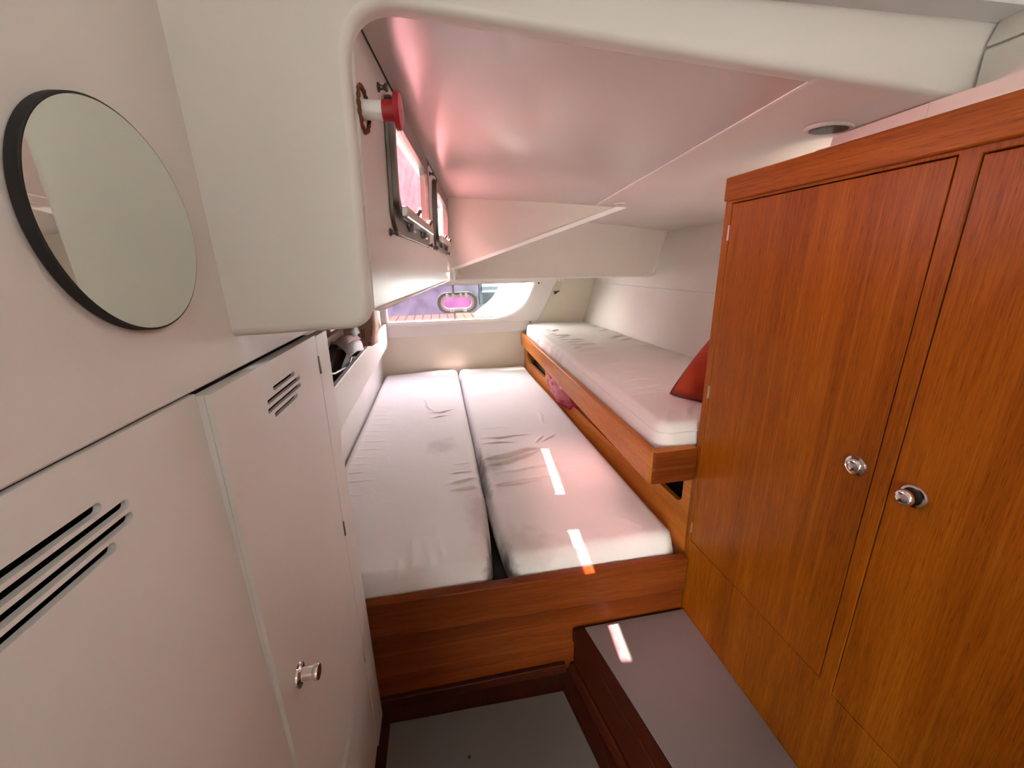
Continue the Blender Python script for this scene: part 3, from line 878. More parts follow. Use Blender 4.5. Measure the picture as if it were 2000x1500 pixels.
def mattress(name, x0, x1, y0, y1, z0, z1, nx, ny, r, wrinkles, seed, skew=None, corner=0.03, gain=1.35, notch_side=0):
    """rounded cushion as one closed grid, folds raised on its top"""
    rng = np.random.RandomState(seed)
    nz = 10
    us = np.linspace(0, 1, nx + 1); vs = np.linspace(0, 1, ny + 1); ws = np.linspace(0, 1, nz + 1)
    idx = {}
    P = []

    def vid(i, j, k_):
        key = (i, j, k_)
        if key not in idx:
            idx[key] = len(P); P.append((us[i], vs[j], ws[k_]))
        return idx[key]
    F = []
    for i in range(nx):
        for j in range(ny):
            F.append((vid(i, j, nz), vid(i + 1, j, nz), vid(i + 1, j + 1, nz), vid(i, j + 1, nz)))
    for i in range(nx):
        for k_ in range(nz):
            F.append((vid(i, 0, k_), vid(i + 1, 0, k_), vid(i + 1, 0, k_ + 1), vid(i, 0, k_ + 1)))
            F.append((vid(i, ny, k_), vid(i, ny, k_ + 1), vid(i + 1, ny, k_ + 1), vid(i + 1, ny, k_)))
    for j in range(ny):
        for k_ in range(nz):
            F.append((vid(0, j, k_), vid(0, j, k_ + 1), vid(0, j + 1, k_ + 1), vid(0, j + 1, k_)))
            F.append((vid(nx, j, k_), vid(nx, j + 1, k_), vid(nx, j + 1, k_ + 1), vid(nx, j, k_ + 1)))
    F.append(tuple(vid(i, 0, 0) for i in range(nx, -1, -1)) if False else (vid(0, 0, 0), vid(0, ny, 0), vid(nx, ny, 0), vid(nx, 0, 0)))
    P = np.array(P)
    X = x0 + P[:, 0] * (x1 - x0); Y = y0 + P[:, 1] * (y1 - y0); Z = z0 + P[:, 2] * (z1 - z0)
    # round vertical corners in plan, then the top edge
    c = corner
    cxm = np.clip(X, x0 + c, x1 - c); cym = np.clip(Y, y0 + c, y1 - c)
    dx, dy = X - cxm, Y - cym
    dd = np.sqrt(dx * dx + dy * dy) + 1e-9
    lim = np.maximum(np.abs(dx), np.abs(dy))
    f = np.where(dd > 1e-6, lim / dd, 1.0)
    X = cxm + dx * f; Y = cym + dy * f
    # top/bottom edge rounding
    ex = np.minimum(np.minimum(X - x0, x1 - X), np.minimum(Y - y0, y1 - Y))
    dist_in = np.clip(r - lim if False else r - np.minimum(np.minimum(np.abs(P[:, 0]) * (x1 - x0), (1 - P[:, 0]) * (x1 - x0)), np.minimum(P[:, 1] * (y1 - y0), (1 - P[:, 1]) * (y1 - y0))), 0, r)
    top = P[:, 2] > 0.999
    Z = np.where(top, z1 - (r - np.sqrt(np.maximum(r * r - dist_in ** 2, 0))), Z)
    side = ~top
    zt = np.clip(Z - (z1 - r), 0, r)
    # pull the side skin to meet the dropped rim: side stops at z1 - r
    Z = np.where(side, z0 + P[:, 2] * (z1 - r - z0), Z)
    bulge = np.sin(np.clip(P[:, 2], 0, 1) * PI) * 0.006
    nxn = np.where(P[:, 0] < 1e-6, -1.0, np.where(P[:, 0] > 1 - 1e-6, 1.0, 0.0)); nyn = np.where(P[:, 1] < 1e-6, -1.0, np.where(P[:, 1] > 1 - 1e-6, 1.0, 0.0))
    X = X + np.where(side, nxn * bulge, 0); Y = Y + np.where(side, nyn * bulge, 0)
    # soft undulation of the foam
    for _ in range(7):
        kx, ky, ph = rng.uniform(4, 16), rng.uniform(2, 9), rng.uniform(0, 6.28)
        Z = Z + np.where(top, 0.0011 * np.sin(kx * X + ky * Y + ph), 0)
    fall = np.clip((r * 1.6 - dist_in) / (r * 1.6), 0.25, 1)
    for pts, h, wd_ in wrinkles:
        h *= gain; wd_ *= 0.62
        best = np.full(len(X), 9.0); sgn = np.zeros(len(X)); along = np.zeros(len(X))
        L = sum(math.dist(pts[i], pts[i + 1]) for i in range(len(pts) - 1)); acc = 0
        for i in range(len(pts) - 1):
            ax, ay = pts[i]; bx, by = pts[i + 1]
            l = math.dist(pts[i], pts[i + 1])
            tt = ((X - ax) * (bx - ax) + (Y - ay) * (by - ay)) / (l * l)
            tc = np.clip(tt, -0.0, 1.0)
            qx, qy = ax + tc * (bx - ax), ay + tc * (by - ay)
            d = np.hypot(X - qx, Y - qy)
            s = np.sign((bx - ax) * (Y - ay) - (by - ay) * (X - ax))
            m = d < best
            best = np.where(m, d, best); sgn = np.where(m, s, sgn); along = np.where(m, acc + tc * l, along)
            acc += l
        t = along / max(L, 1e-6)
        env = np.sin(np.clip(t, 0, 1) * PI)
        q = (best * sgn + 0.25 * wd_ * np.sin(along * 55 + 40 * pts[0][1])) / (wd_ * (0.55 + 0.45 * env))
        prof = np.exp(-(q * 1.5) ** 2) - 0.15 * np.exp(-((q + 1.25) * 1.6) ** 2)
        Z = Z + np.where(top, h * env * prof * fall, 0)
    if notch_side:
        # the covers draw apart towards the foot of the berth
        tq = np.clip((1.10 - Y) / 0.34, 0, 1) ** 1.6
        near = np.clip(1 - (x1 - X if notch_side > 0 else X - x0) / 0.16, 0, 1)
        X = X - notch_side * 0.020 * tq * near
    me = bpy.data.meshes.new(name)
    me.from_pydata(np.stack([X, Y, Z], 1).tolist(), [], F)
    return me


WR = [([(0.098, 1.453), (0.198, 1.434), (0.337, 1.446)], 0.004, 0.012), ([(0.104, 1.403), (0.211, 1.387), (0.282, 1.37)], 0.004, 0.01),
      ([(0.099, 1.276), (0.192, 1.274), (0.284, 1.306), (0.35, 1.317)], 0.010, 0.014), ([(0.107, 1.22), (0.194, 1.23), (0.275, 1.266), (0.331, 1.291)], 0.007, 0.012),
      ([(0.114, 1.165), (0.218, 1.166), (0.364, 1.179), (0.463, 1.148)], 0.004, 0.01), ([(0.114, 1.094), (0.203, 1.092), (0.316, 1.109)], 0.007, 0.011),
      ([(0.337, 1.121), (0.42, 1.13), (0.529, 1.13)], 0.004, 0.01), ([(0.324, 1.351), (0.375, 1.427)], 0.005, 0.01), ([(0.347, 1.355), (0.427, 1.424)], 0.005, 0.01),
      ([(0.37, 2.339), (0.366, 2.223)], 0.003, 0.015), ([(0.435, 2.261), (0.519, 2.215)], 0.003, 0.012), ([(0.426, 1.717), (0.406, 1.529)], 0.003, 0.02),
      ([(0.412, 0.864), (0.484, 0.803)], 0.002, 0.02), ([(0.317, 0.769), (0.361, 0.805)], 0.002, 0.02), ([(0.38, 0.761), (0.413, 0.798)], 0.002, 0.015),
      ([(0.447, 0.76), (0.477, 0.801)], 0.002, 0.015), ([(0.506, 0.767), (0.525, 0.812)], 0.003, 0.015), ([(0.537, 0.771), (0.555, 0.821)], 0.003, 0.012),
      ([(0.352, 1.269), (0.347, 1.069), (0.344, 1.009)], 0.002, 0.02), ([(0.413, 1.276), (0.496, 1.235)], 0.003, 0.02), ([(0.117, 1.543), (0.269, 1.534)], 0.002, 0.012)]
WL = [([(-0.11, 2.028), (-0.081, 1.846), (-0.038, 1.778)], 0.005, 0.012), ([(-0.095, 1.793), (-0.024, 1.775), (0.045, 1.814)], 0.005, 0.01),
      ([(-0.088, 1.725), (-0.029, 1.729), (0.022, 1.73)], 0.004, 0.01), ([(-0.023, 1.128), (0.029, 1.135), (0.093, 1.16)], 0.006, 0.012),
      ([(-0.012, 1.089), (0.05, 1.093), (0.105, 1.09)], 0.006, 0.012), ([(-0.012, 1.191), (0.075, 1.199)], 0.003, 0.012), ([(0.001, 1.26), (0.09, 1.258)], 0.002, 0.012),
      ([(-0.057, 0.739), (-0.07, 0.825), (-0.063, 0.969)], 0.003, 0.02), ([(-0.108, 0.758), (-0.105, 0.833), (-0.102, 0.91)], 0.003, 0.018),
      ([(-0.134, 0.741), (-0.138, 0.822)], 0.003, 0.018), ([(-0.166, 0.733), (-0.17, 0.795)], 0.002, 0.018), ([(-0.029, 0.749), (-0.037, 0.856)], 0.003, 0.018),
      ([(-0.315, 1.768), (-0.236, 1.761)], 0.002, 0.01)]
for i in range(16):
    yy = 1.02 + i * 0.062 + random.uniform(-0.012, 0.012)
    WL.append(([(-0.355, yy), (-0.355 + random.uniform(0.07, 0.14), yy - 0.012)], 0.0016, 0.009))
WB = [([(0.581, 2.209), (0.677, 2.274)], 0.006, 0.015), ([(0.591, 2.031), (0.688, 2.066)], 0.006, 0.014), ([(0.595, 1.907), (0.724, 1.925)], 0.005, 0.014),
      ([(0.573, 1.754), (0.735, 1.78)], 0.006, 0.014), ([(0.57, 1.638), (0.727, 1.67)], 0.007, 0.014), ([(0.558, 1.538), (0.731, 1.568)], 0.006, 0.014),
      ([(0.94, 2.271), (1.0, 2.278)], 0.005, 0.014), ([(0.90, 2.116), (1.01, 2.162)], 0.006, 0.014), ([(0.88, 1.923), (1.01, 1.946)], 0.006, 0.014),
      ([(0.86, 1.811), (1.01, 1.87)], 0.006, 0.014), ([(0.88, 1.647), (1.02, 1.68)], 0.006, 0.014), ([(0.87, 1.561), (1.0, 1.574)], 0.005, 0.014),
      ([(0.556, 1.362), (0.669, 1.362)], 0.004, 0.016), ([(0.534, 1.237), (0.684, 1.251)], 0.004, 0.015), ([(0.541, 1.13), (0.67, 1.155)], 0.005, 0.015),
      ([(0.518, 1.045), (0.678, 1.077)], 0.005, 0.015), ([(0.512, 0.999), (0.626, 1.017)], 0.004, 0.014), ([(0.571, 0.935), (0.645, 0.942)], 0.004, 0.014),
      ([(0.87, 1.399), (1.02, 1.415)], 0.005, 0.015), ([(0.781, 1.283), (0.912, 1.326)], 0.004, 0.014), ([(0.485, 0.786), (0.558, 0.852)], 0.003, 0.02), ([(0.545, 0.787), (0.64, 0.889)], 0.003, 0.02)]
for i in range(14):
    yy = 1.35 + i * 0.072 + random.uniform(-0.02, 0.02)
    WB.append(([(0.545, yy), (0.545 + random.uniform(0.06, 0.16), yy + random.uniform(0.0, 0.03))], 0.004, 0.012))


def mattress_thing(name, label, args, mat, shear=0.0, pipe=None):
    me = mattress(name, *args)
    o = bpy.data.objects.new(name, me)
    COL.objects.link(o)
    if shear:
        n = len(me.vertices); co = np.empty(n * 3); me.vertices.foreach_get('co', co); co = co.reshape(-1, 3)
        x0, x1, y0, y1 = args[0], args[1], args[2], args[3]
        t = (co[:, 1] - y0) / (y1 - y0)
        co[:, 0] += shear * t * (x1 - co[:, 0]) / (x1 - x0)
        me.vertices.foreach_set('co', co.ravel())
    me.materials.append(mat)
    me.polygons.foreach_set('use_smooth', [True] * len(me.polygons))
    me.update()
    tag(o, label, 'mattress', None)
    WORLD_LOC[o.name] = Vector((0, 0, 0))
    return o


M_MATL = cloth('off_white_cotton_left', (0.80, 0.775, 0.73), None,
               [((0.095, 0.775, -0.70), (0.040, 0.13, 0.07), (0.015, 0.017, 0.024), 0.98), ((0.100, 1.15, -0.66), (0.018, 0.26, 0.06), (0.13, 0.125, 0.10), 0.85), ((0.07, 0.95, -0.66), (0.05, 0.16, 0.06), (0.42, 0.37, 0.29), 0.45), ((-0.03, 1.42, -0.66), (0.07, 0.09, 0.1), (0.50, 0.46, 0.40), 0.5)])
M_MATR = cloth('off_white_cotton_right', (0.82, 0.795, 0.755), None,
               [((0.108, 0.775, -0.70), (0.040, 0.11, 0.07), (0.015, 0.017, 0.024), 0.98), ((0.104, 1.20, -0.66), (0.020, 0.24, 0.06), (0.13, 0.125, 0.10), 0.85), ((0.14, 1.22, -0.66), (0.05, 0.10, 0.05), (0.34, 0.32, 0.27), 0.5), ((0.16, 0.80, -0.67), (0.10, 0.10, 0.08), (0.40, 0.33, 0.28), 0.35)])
mattress_thing('mattress', 'off-white left mattress of the double berth, beside the white shelf front', (-0.370, 0.0935, 0.760, 2.578, -0.757, -0.656, 120, 400, 0.030, WL, 3, None, 0.03, 1.15, 1), M_MATL)
mattress_thing('mattress', 'off-white right mattress of the double berth with sun streak, beside the teak bunk front', (0.1045, 0.5465, 0.760, 2.578, -0.757, -0.656, 116, 400, 0.026, WR, 5, None, 0.03, 1.15, -1), M_MATR)

# ================================================================== UPPER BUNK ON THE RIGHT
bk = thing('bunk', 'raised side bunk with a teak rail and cut-outs in its side panel', 'bunk', (0.78, 1.68, -1.0))


def kpt(u, v, w):
    t = (u - 0.755) / (2.598 - 0.755)
    return (0.567 - 0.014 * t + w, u, v)


cut_far = rquad([(2.06, -0.612), (2.44, -0.612), (2.50, -0.585), (2.50, -0.535), (2.06, -0.535)], [0.03, 0.02, 0.02, 0.015, 0.015], 5)
cut_mid = rrect(1.10, -0.612, 1.985, -0.520, 0.03, 6)
cut_near = rrect(0.785, -0.590, 0.98, -0.500, 0.022, 6)
finish('side_panel', plate([(0.755, -0.757), (2.598, -0.757), (2.598, -0.450), (0.755, -0.450)], [cut_far, cut_mid, cut_near], kpt, 0.014), M_RAIL, bk, 0.0015)
finish('liner', box(0.62, 0.628, 2.02, 2.596, -0.70, -0.50), M_GREYB, bk)
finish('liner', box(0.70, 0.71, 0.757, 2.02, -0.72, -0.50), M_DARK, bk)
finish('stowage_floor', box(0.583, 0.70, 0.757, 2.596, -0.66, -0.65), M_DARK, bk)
# rail: long board and short return at the near end, rounded outside corner
near_o, far_o = (0.4495, 0.740), (0.529, 2.586)
path = [(0.5635, 0.740)] + [(0.4495 + 0.012 + 0.012 * math.cos(a), 0.740 + 0.012 + 0.012 * math.sin(a)) for a in [math.radians(270 - 15 * i) for i in range(7)]] + [far_o]
th = 0.020


def rail_z(y): return (-0.4135 - 0.0225 * (y - 0.74) / 1.846, -0.4955 - 0.0175 * (y - 0.74) / 1.846)


bm = bmesh.new()
O, I = [], []
for i, p in enumerate(path):
    a = Vector(path[max(i - 1, 0)]); b = Vector(path[min(i + 1, len(path) - 1)])
    t = (b - a).normalized(); nrm = Vector((t.y, -t.x))       # to the inside of the bunk
    if nrm.dot(Vector((0.6, 1.6)) - Vector(p)) < 0: nrm = -nrm
    q = Vector(p) + nrm * th
    if i in range(1, 8): q = Vector((0.4495 + th, 0.740 + th))
    if i == 0: q = Vector((0.5635, 0.740 + th))
    zt, zb = rail_z(p[1])
    O.append((bm.verts.new((p[0], p[1], zt)), bm.verts.new((p[0], p[1], zb))))
    I.append((bm.verts.new((q.x, q.y, zt)), bm.verts.new((q.x, q.y, zb))))
for i in range(len(path) - 1):
    bm.faces.new((O[i][0], O[i + 1][0], O[i + 1][1], O[i][1]))
    bm.faces.new((I[i][0], I[i][1], I[i + 1][1], I[i + 1][0]))
    bm.faces.new((O[i][0], I[i][0], I[i + 1][0], O[i + 1][0]))
    bm.faces.new((O[i][1], O[i + 1][1], I[i + 1][1], I[i][1]))
for k_ in (0, -1):
    bm.faces.new((O[k_][0], O[k_][1], I[k_][1], I[k_][0]))
bmesh.ops.remove_doubles(bm, verts=bm.verts, dist=1e-5)
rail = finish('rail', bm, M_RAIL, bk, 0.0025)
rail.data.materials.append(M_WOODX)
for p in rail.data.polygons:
    if p.normal.y < -0.75: p.material_index = 1  # faces turned to the camera: their shade put in as darker wood
finish('platform', hexa([(0.472, 0.762, -0.476), (1.03, 0.762, -0.476), (0.975, 2.59, -0.50), (0.548, 2.59, -0.50),
                         (0.472, 0.762, -0.462), (1.03, 0.762, -0.462), (0.975, 2.59, -0.486), (0.548, 2.59, -0.486)]), M_WOODX, bk)
bmo = mattress_thing('bunk_mattress', 'off-white wrinkled mattress on the raised side bunk', (0.4800, 1.012, 0.768, 2.575, -0.462, -0.363, 130, 380, 0.022, WB, 9, None, 0.035, 1.2), M_MATT)
n = len(bmo.data.vertices); co = np.empty(n * 3); bmo.data.vertices.foreach_get('co', co); co = co.reshape(-1, 3)
t = (co[:, 1] - 0.765) / 1.81
s = (1.012 - co[:, 0]) / (1.012 - 0.4800)
co[:, 0] += (0.080 * s - 0.055 * (1 - s)) * t
co[:, 2] += -0.014 * t
left = (s > 0.985) & (co[:, 2] < -0.375) & (co[:, 2] > -0.46)
co[:, 0] += np.where(left, 0.0035 * np.sin(52 * co[:, 1] + 2.5 * np.sin(11 * co[:, 1]) + 14 * co[:, 2]) * np.clip((co[:, 1] - 1.0) / 0.4, 0, 1), 0)
bmo.data.vertices.foreach_set('co', co.ravel()); bmo.data.update()
# seam piping round the top edge
rim = [(0.4790, 2.50), (0.4790, 0.808), (0.4855, 0.781), (0.5105, 0.767), (0.97, 0.767)]
pp = []
for x_, y_ in rim:
    tt = (y_ - 0.765) / 1.81; ss = (1.012 - x_) / (1.012 - 0.4800)
    pp.append((x_ - 0.001 + (0.080 * ss - 0.055 * (1 - ss)) * tt, y_, -0.3835 - 0.014 * tt))
finish('piping', tube(pp, 0.0016, 6), M_MATT, bmo)


# ------------------------------------------------------------------ cushion on the bunk
def cushion():
    C0 = Vector((0.622, 0.960, -0.368))
    E1 = Vector((0.62, -0.76, 0.0)).normalized() * 0.25
    E2 = Vector((0.60, 0.0, 0.76)).normalized() * 0.27
    N = E1.cross(E2).normalized()
    if N.dot(Vector((-1, -1, 0.3))) < 0: N = -N
    bm = bmesh.new()
    n = 34
    front, back = {}, {}

    def shape(a, b):
        u, v = a * 2 - 1, b * 2 - 1
        pin = 0.10 * (1 - abs(u) ** 2) * 0 + 0
        uu = u * (1 + 0.06 * (1 - v * v) * abs(u)); vv = v * (1 + 0.06 * (1 - u * u) * abs(v))
        th_ = 0.060 * (max(0, 1 - u ** 4) * max(0, 1 - v ** 4)) ** 0.55
        cr = 0.006 * math.sin(9 * u + 5 * v) * (1 - u * u) * (1 - v * v) + 0.005 * math.exp(-((u * 0.7 - v + 0.2) / 0.08) ** 2) * (1 - u * u) + 0.005 * math.exp(-((u + v * 0.8 + 0.35) / 0.07) ** 2) * (1 - v * v)
        return (uu + 1) / 2, (vv + 1) / 2, th_, cr
    for i in range(n + 1):
        for j in range(n + 1):
            a, b, th_, cr = shape(i / n, j / n)
            base = C0 + E1 * a + E2 * b
            front[i, j] = bm.verts.new(base + N * (th_ + cr))
            edge = i in (0, n) or j in (0, n)
            back[i, j] = front[i, j] if edge else bm.verts.new(base - N * th_ * 0.8)
    for i in range(n):
        for j in range(n):
            bm.faces.new((front[i, j], front[i + 1, j], front[i + 1, j + 1], front[i, j + 1]))
            q = (back[i, j], back[i, j + 1], back[i + 1, j + 1], back[i + 1, j])
            bm.faces.new(q)
    rimp = []
    for i in range(n): rimp.append(front[i, 0].co.copy())
    for j in range(n): rimp.append(front[n, j].co.copy())
    for i in range(n, 0, -1): rimp.append(front[i, n].co.copy())
    for j in range(n, 0, -1): rimp.append(front[0, j].co.copy())
    zmin = min(v.co.z for v in bm.verts)
    lift = -0.3655 - zmin
    for v in bm.verts: v.co.z += lift
    for p in rimp: p.z += lift
    root = thing('cushion', 'rust-red corduroy cushion on the side bunk behind the wardrobe edge', 'cushion', (0.74, 0.92, -0.366))
    lines = [[front[int(n * 0.42), j].co.copy() for j in range(1, n)], [front[i, int(n * 0.48)].co.copy() for i in range(1, n)],
             [front[min(n - 1, 3 + int(i * 0.85)), max(1, n - 6 - i)].co.copy() for i in range(0, n - 8)]]
    finish('cover', bm, M_CUSH, root, 0, 180)
    for ln in lines:
        finish('seam', tube([p + N * 0.0004 for p in ln], 0.0011, 5), M_SEAM, root)
    finish('piping', tube(rimp, 0.0035, 6, True), M_CUSHP, root)


cushion()

# crumpled bag in the bunk cut-out
bm = bmesh.new()
bmesh.ops.create_icosphere(bm, subdivisions=5, radius=1.0)
rg = random.Random(8)
dirs = [(Vector((rg.uniform(-1, 1), rg.uniform(-1, 1), rg.uniform(-1, 1))) * rg.uniform(3, 11), rg.uniform(0, 6)) for _ in range(16)]
for v in bm.verts:
    p = v.co.copy()
    f = 1 + sum(0.03 * abs(math.sin(p.dot(d) + ph)) for d, ph in dirs) - 0.28
    p = p * f
    t = p.y
    v.co = Vector((0.578 + p.x * 0.052, 1.80 + p.y * 0.225, -0.582 + p.z * 0.078 - 0.012 * (1 - t) * 0.5))
o = finish('plastic_bag', bm, plain('magenta_film', (0.33, 0.002, 0.026), 0.22, 0.0, 0.35), None, 0, 30)
tag(o, 'crumpled glossy magenta-red bag stuffed in the bunk cut-out', 'bag')

# ================================================================== STEP AND FLOOR BOARD
st = thing('step_box', 'low step box with a grey top and dark mahogany side beside the wardrobe', 'step', (0.44, 0.30, -1.0))


def sx(y, x_at): return x_at + (0.732 - y) * 0.172


y1, y0 = 0.727, -0.45
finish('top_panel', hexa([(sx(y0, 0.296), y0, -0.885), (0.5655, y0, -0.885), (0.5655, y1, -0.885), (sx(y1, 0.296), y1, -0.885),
                          (sx(y0, 0.296), y0, -0.865), (0.5655, y0, -0.865), (0.5655, y1, -0.865), (sx(y1, 0.296), y1, -0.865)]), M_STEP, st, 0.0008)
finish('edging', hexa([(sx(y0, 0.264), y0, -0.898), (sx(y0, 0.2955), y0, -0.898), (sx(y1, 0.2955), y1, -0.898), (sx(y1, 0.264), y1, -0.898),
                       (sx(y0, 0.264), y0, -0.8645), (sx(y0, 0.2955), y0, -0.8645), (sx(y1, 0.2955), y1, -0.8645), (sx(y1, 0.264), y1, -0.8645)]), M_DARKW, st, 0.003)
finish('side_panel', hexa([(sx(y0, 0.270), y0, -1.0), (sx(y0, 0.286), y0, -1.0), (sx(y1, 0.286), y1, -1.0), (sx(y1, 0.270), y1, -1.0),
                           (sx(y0, 0.270), y0, -0.898), (sx(y0, 0.286), y0, -0.898), (sx(y1, 0.286), y1, -0.898), (sx(y1, 0.270), y1, -0.898)]), M_DARKW, st, 0.001)
finish('skirting', hexa([(sx(y0, 0.256), y0, -1.002), (sx(y0, 0.270), y0, -1.002), (sx(y1, 0.270), y1, -1.002), (sx(y1, 0.256), y1, -1.002),
                         (sx(y0, 0.262), y0, -0.975), (sx(y0, 0.270), y0, -0.975), (sx(y1, 0.270), y1, -0.975), (sx(y1, 0.262), y1, -0.975)]), M_DARKW, st, 0.002)
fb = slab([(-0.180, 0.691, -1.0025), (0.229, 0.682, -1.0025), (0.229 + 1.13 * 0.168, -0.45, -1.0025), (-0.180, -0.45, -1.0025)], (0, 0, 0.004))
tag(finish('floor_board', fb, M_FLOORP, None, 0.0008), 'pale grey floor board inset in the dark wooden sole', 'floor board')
tag(finish('finger_hole_plug', lathe([(0.0032, 0), (0.0032, 0.0012), (0.0, 0.0014)], (-0.007, 0.59, -0.9985), (0, 0, 1), 14), M_DARK, None), 'small dark plug in the pale grey floor board', 'plug')


# ================================================================== PORTLIGHTS IN THE COACHROOF SIDE
def make_portlight():
    root = thing('portlight', 'steel framed portlight nearer the camera with pink pane and two latches', 'portlight', (0, 0, 0), 'portlights in the coachroof side')
    # local frame: x along the panel, y up, z into the cabin; origin at the opening's lower left corner
    W, H = OPEN_W, OPEN_V1 - OPEN_V0
    L3 = lambda u, v, w: (u, v, w)
    finish('flange', plate(rrect(-0.010, -0.026, W + 0.038, H + 0.007, 0.034, 8), [rrect(0.0, 0.0, W, H, 0.028, 8)], L3, 0.0045, None, 0.0004), M_DSTEEL, root, 0.0015)
    sash = finish('sash', plate(rrect(-0.006, -0.006, W + 0.006, H + 0.006, 0.033, 8), [rrect(0.006, 0.006, W - 0.006, H - 0.020, 0.024, 8)], L3, 0.0065, None, 0.004), M_DSTEEL, root, 0.003, seg=3)
    finish('pane', plate(rquad([(-0.001, -0.001), (W + 0.001, -0.001), (W + 0.001, H - 0.0285), (-0.001, H - 0.0285)], [0.026, 0.026, 0.001, 0.001], 5), [], L3, 0.0015, None, -0.0055), M_PINK, sash)
    finish('clear_strip', box(-0.001, W + 0.001, H - 0.028, H - 0.012, -0.0055, -0.004), M_STRIP, sash)
    finish('liner', plate(rrect(-0.0004, -0.0004, W + 0.0004, H + 0.0004, 0.028, 8), [rrect(0.0012, 0.0012, W - 0.0012, H - 0.0012, 0.027, 8)], L3, 0.0098, None, -0.0058), M_DSTEEL, sash)
    finish('sun_mask_bar', box(0.0, W, H - 0.0125, H - 0.0005, -0.0056, 0.0038), M_DSTEEL, sash)  # hidden opaque bar added to narrow the sun streak
    for ux in (0.105, 0.245):
        lt = finish('latch', box(ux - 0.013, ux + 0.013, -0.016, 0.004, 0.0035, 0.0125), M_DSTEEL, root, 0.002)
        bm = bmesh.new()
        pr = [(0.0028, 0.0)]
        for q in range(6):
            pr += [(0.0040, 0.003 + q * 0.004), (0.0028, 0.005 + q * 0.004)]
        pr = pr[:9]
        pr += [(0.0034, 0.018), (0.0, 0.0185)]
        add_lathe(bm, pr, (ux, 0.001, 0.012), (0.05, 0.72, 0.45), 12)
        finish('thumbscrew', bm, M_DSTEEL, lt)
        finish('pivot', lathe([(0.0062, 0), (0.0062, 0.003), (0.003, 0.0042), (0, 0.0043)], (ux - 0.019, -0.006, 0.0038), (0, 0, 1), 16), M_DSTEEL, lt)
    finish('lower_bar', box(0.012, W - 0.012, -0.005, 0.009, 0.0095, 0.0185), M_STEEL, root, 0.002)
    finish('hinge', box(0.03, W - 0.03, H - 0.002, H + 0.005, 0.0038, 0.0085), M_DSTEEL, root, 0.002)
    return root


def place_on_side(root, u, v):
    o = SO + SU * u + SV * v
    root.matrix_world = Matrix(((SU.x, SV.x, SN.x, o.x), (SU.y, SV.y, SN.y, o.y), (SU.z, SV.z, SN.z, o.z), (0, 0, 0, 1)))


p1 = make_portlight()
p2 = copy_tree(p1)
p2['label'] = 'steel framed portlight further aft, next to the triangular panel'
place_on_side(p1, PORT_U[0], OPEN_V0)
place_on_side(p2, PORT_U[1], OPEN_V0)

# snap studs
stud_at = [(0.085, -0.026, 'turned steel stud above the red capped tube'), (0.097, -0.176, 'turned steel stud below the near portlight, at its left end'),
           (0.438, -0.0225, 'turned steel stud above the right end of the near portlight'), (0.536, -0.0195, 'turned steel stud above the gap between the portlights, by the ceiling joint'),
           (0.890, -0.0185, 'turned steel stud above the aft portlight, by the corner'), (0.461, -0.172, 'turned steel stud below the gap between portlights, the forward one of the close pair'),
           (0.566, -0.172, 'turned steel stud below the gap between portlights, the aft one of the close pair'), (0.922, -0.172, 'turned steel stud below the aft portlight, by the triangular panel')]
prof = [(0.0048, 0.0), (0.0048, 0.0012), (0.0026, 0.0030), (0.0022, 0.0060), (0.0040, 0.0078), (0.0045, 0.0095), (0.0036, 0.0108), (0.0, 0.0112)]
s0 = None
for u, v, lab in stud_at:
    if s0 is None:
        s0 = s = finish('snap_stud', lathe(prof, (0, 0, 0), (0, 0, 1), 16), M_DSTEEL, None)
    else:
        s = s0.copy(); COL.objects.link(s)
    tag(s, lab, 'stud', 'snap studs on the coachroof side')
    place_on_side(s, u, v)

# white tube with the red flanged cap
tb = thing('capped_tube', 'white tube with a red flanged cap and rusty ring on the coachroof side', 'capped tube', spt(0.012, -0.072, 0))
b0 = Vector(spt(0.012, -0.072, 0))
finish('tube', lathe([(0.0085, 0.0), (0.0085, 0.022), (0.0, 0.022)], b0, SN, 24), M_WHITEP, tb)
finish('cap', lathe([(0.0, 0.0195), (0.0092, 0.0195), (0.0092, 0.031), (0.0165, 0.0315), (0.0168, 0.0345), (0.0150, 0.0365), (0.0, 0.0375)], b0, SN, 32), M_REDP, tb)
bm = bmesh.new()
add_tube(bm, [b0 + SN * 0.0012 + (SU * math.cos(a) * 0.0175 + SV * math.sin(a) * 0.0185) * (1 + 0.05 * math.sin(3 * a + 1) + 0.04 * math.sin(11 * a)) for a in [2 * PI * i / 64 for i in range(64)]], [0.0013 + 0.0009 * abs(math.sin(2.3 * i)) for i in range(64)], 8, True)
finish('rust_ring', bm, M_RUST, tb)

# ================================================================== CEILING FITTINGS
av = thing('air_vent', 'small oval air vent with dark grille in the ceiling above the wardrobe', 'air vent', (0.566, 0.552, cz(0.566)))
bm = lathe([(0.0215, 0.0), (0.0330, 0.0), (0.0335, 0.002), (0.0310, 0.0042), (0.0260, 0.0040), (0.0245, 0.0020)], (0, 0, 0), (0, 0, -1), 40, False)
bmesh.ops.scale(bm, vec=(1.05, 0.72, 1), verts=bm.verts)
bmesh.ops.translate(bm, vec=(0.566, 0.552, cz(0.566) + 0.0008), verts=bm.verts)
finish('rim', bm, M_LGREYP, av)
bm = bmesh.new()
for i in range(-9, 10):
    yy = i * 0.0020
    hw = 0.0265 * math.sqrt(max(0, 1 - (yy / 0.0190) ** 2))
    if hw > 0.003: add_box(bm, 0.566 - hw, 0.566 + hw, 0.552 + yy - 0.0006, 0.552 + yy + 0.0006, cz(0.566) - 0.0040, cz(0.566) - 0.001)
finish('grille', bm, plain('brown_grille', (0.10, 0.06, 0.04), 0.6), av)
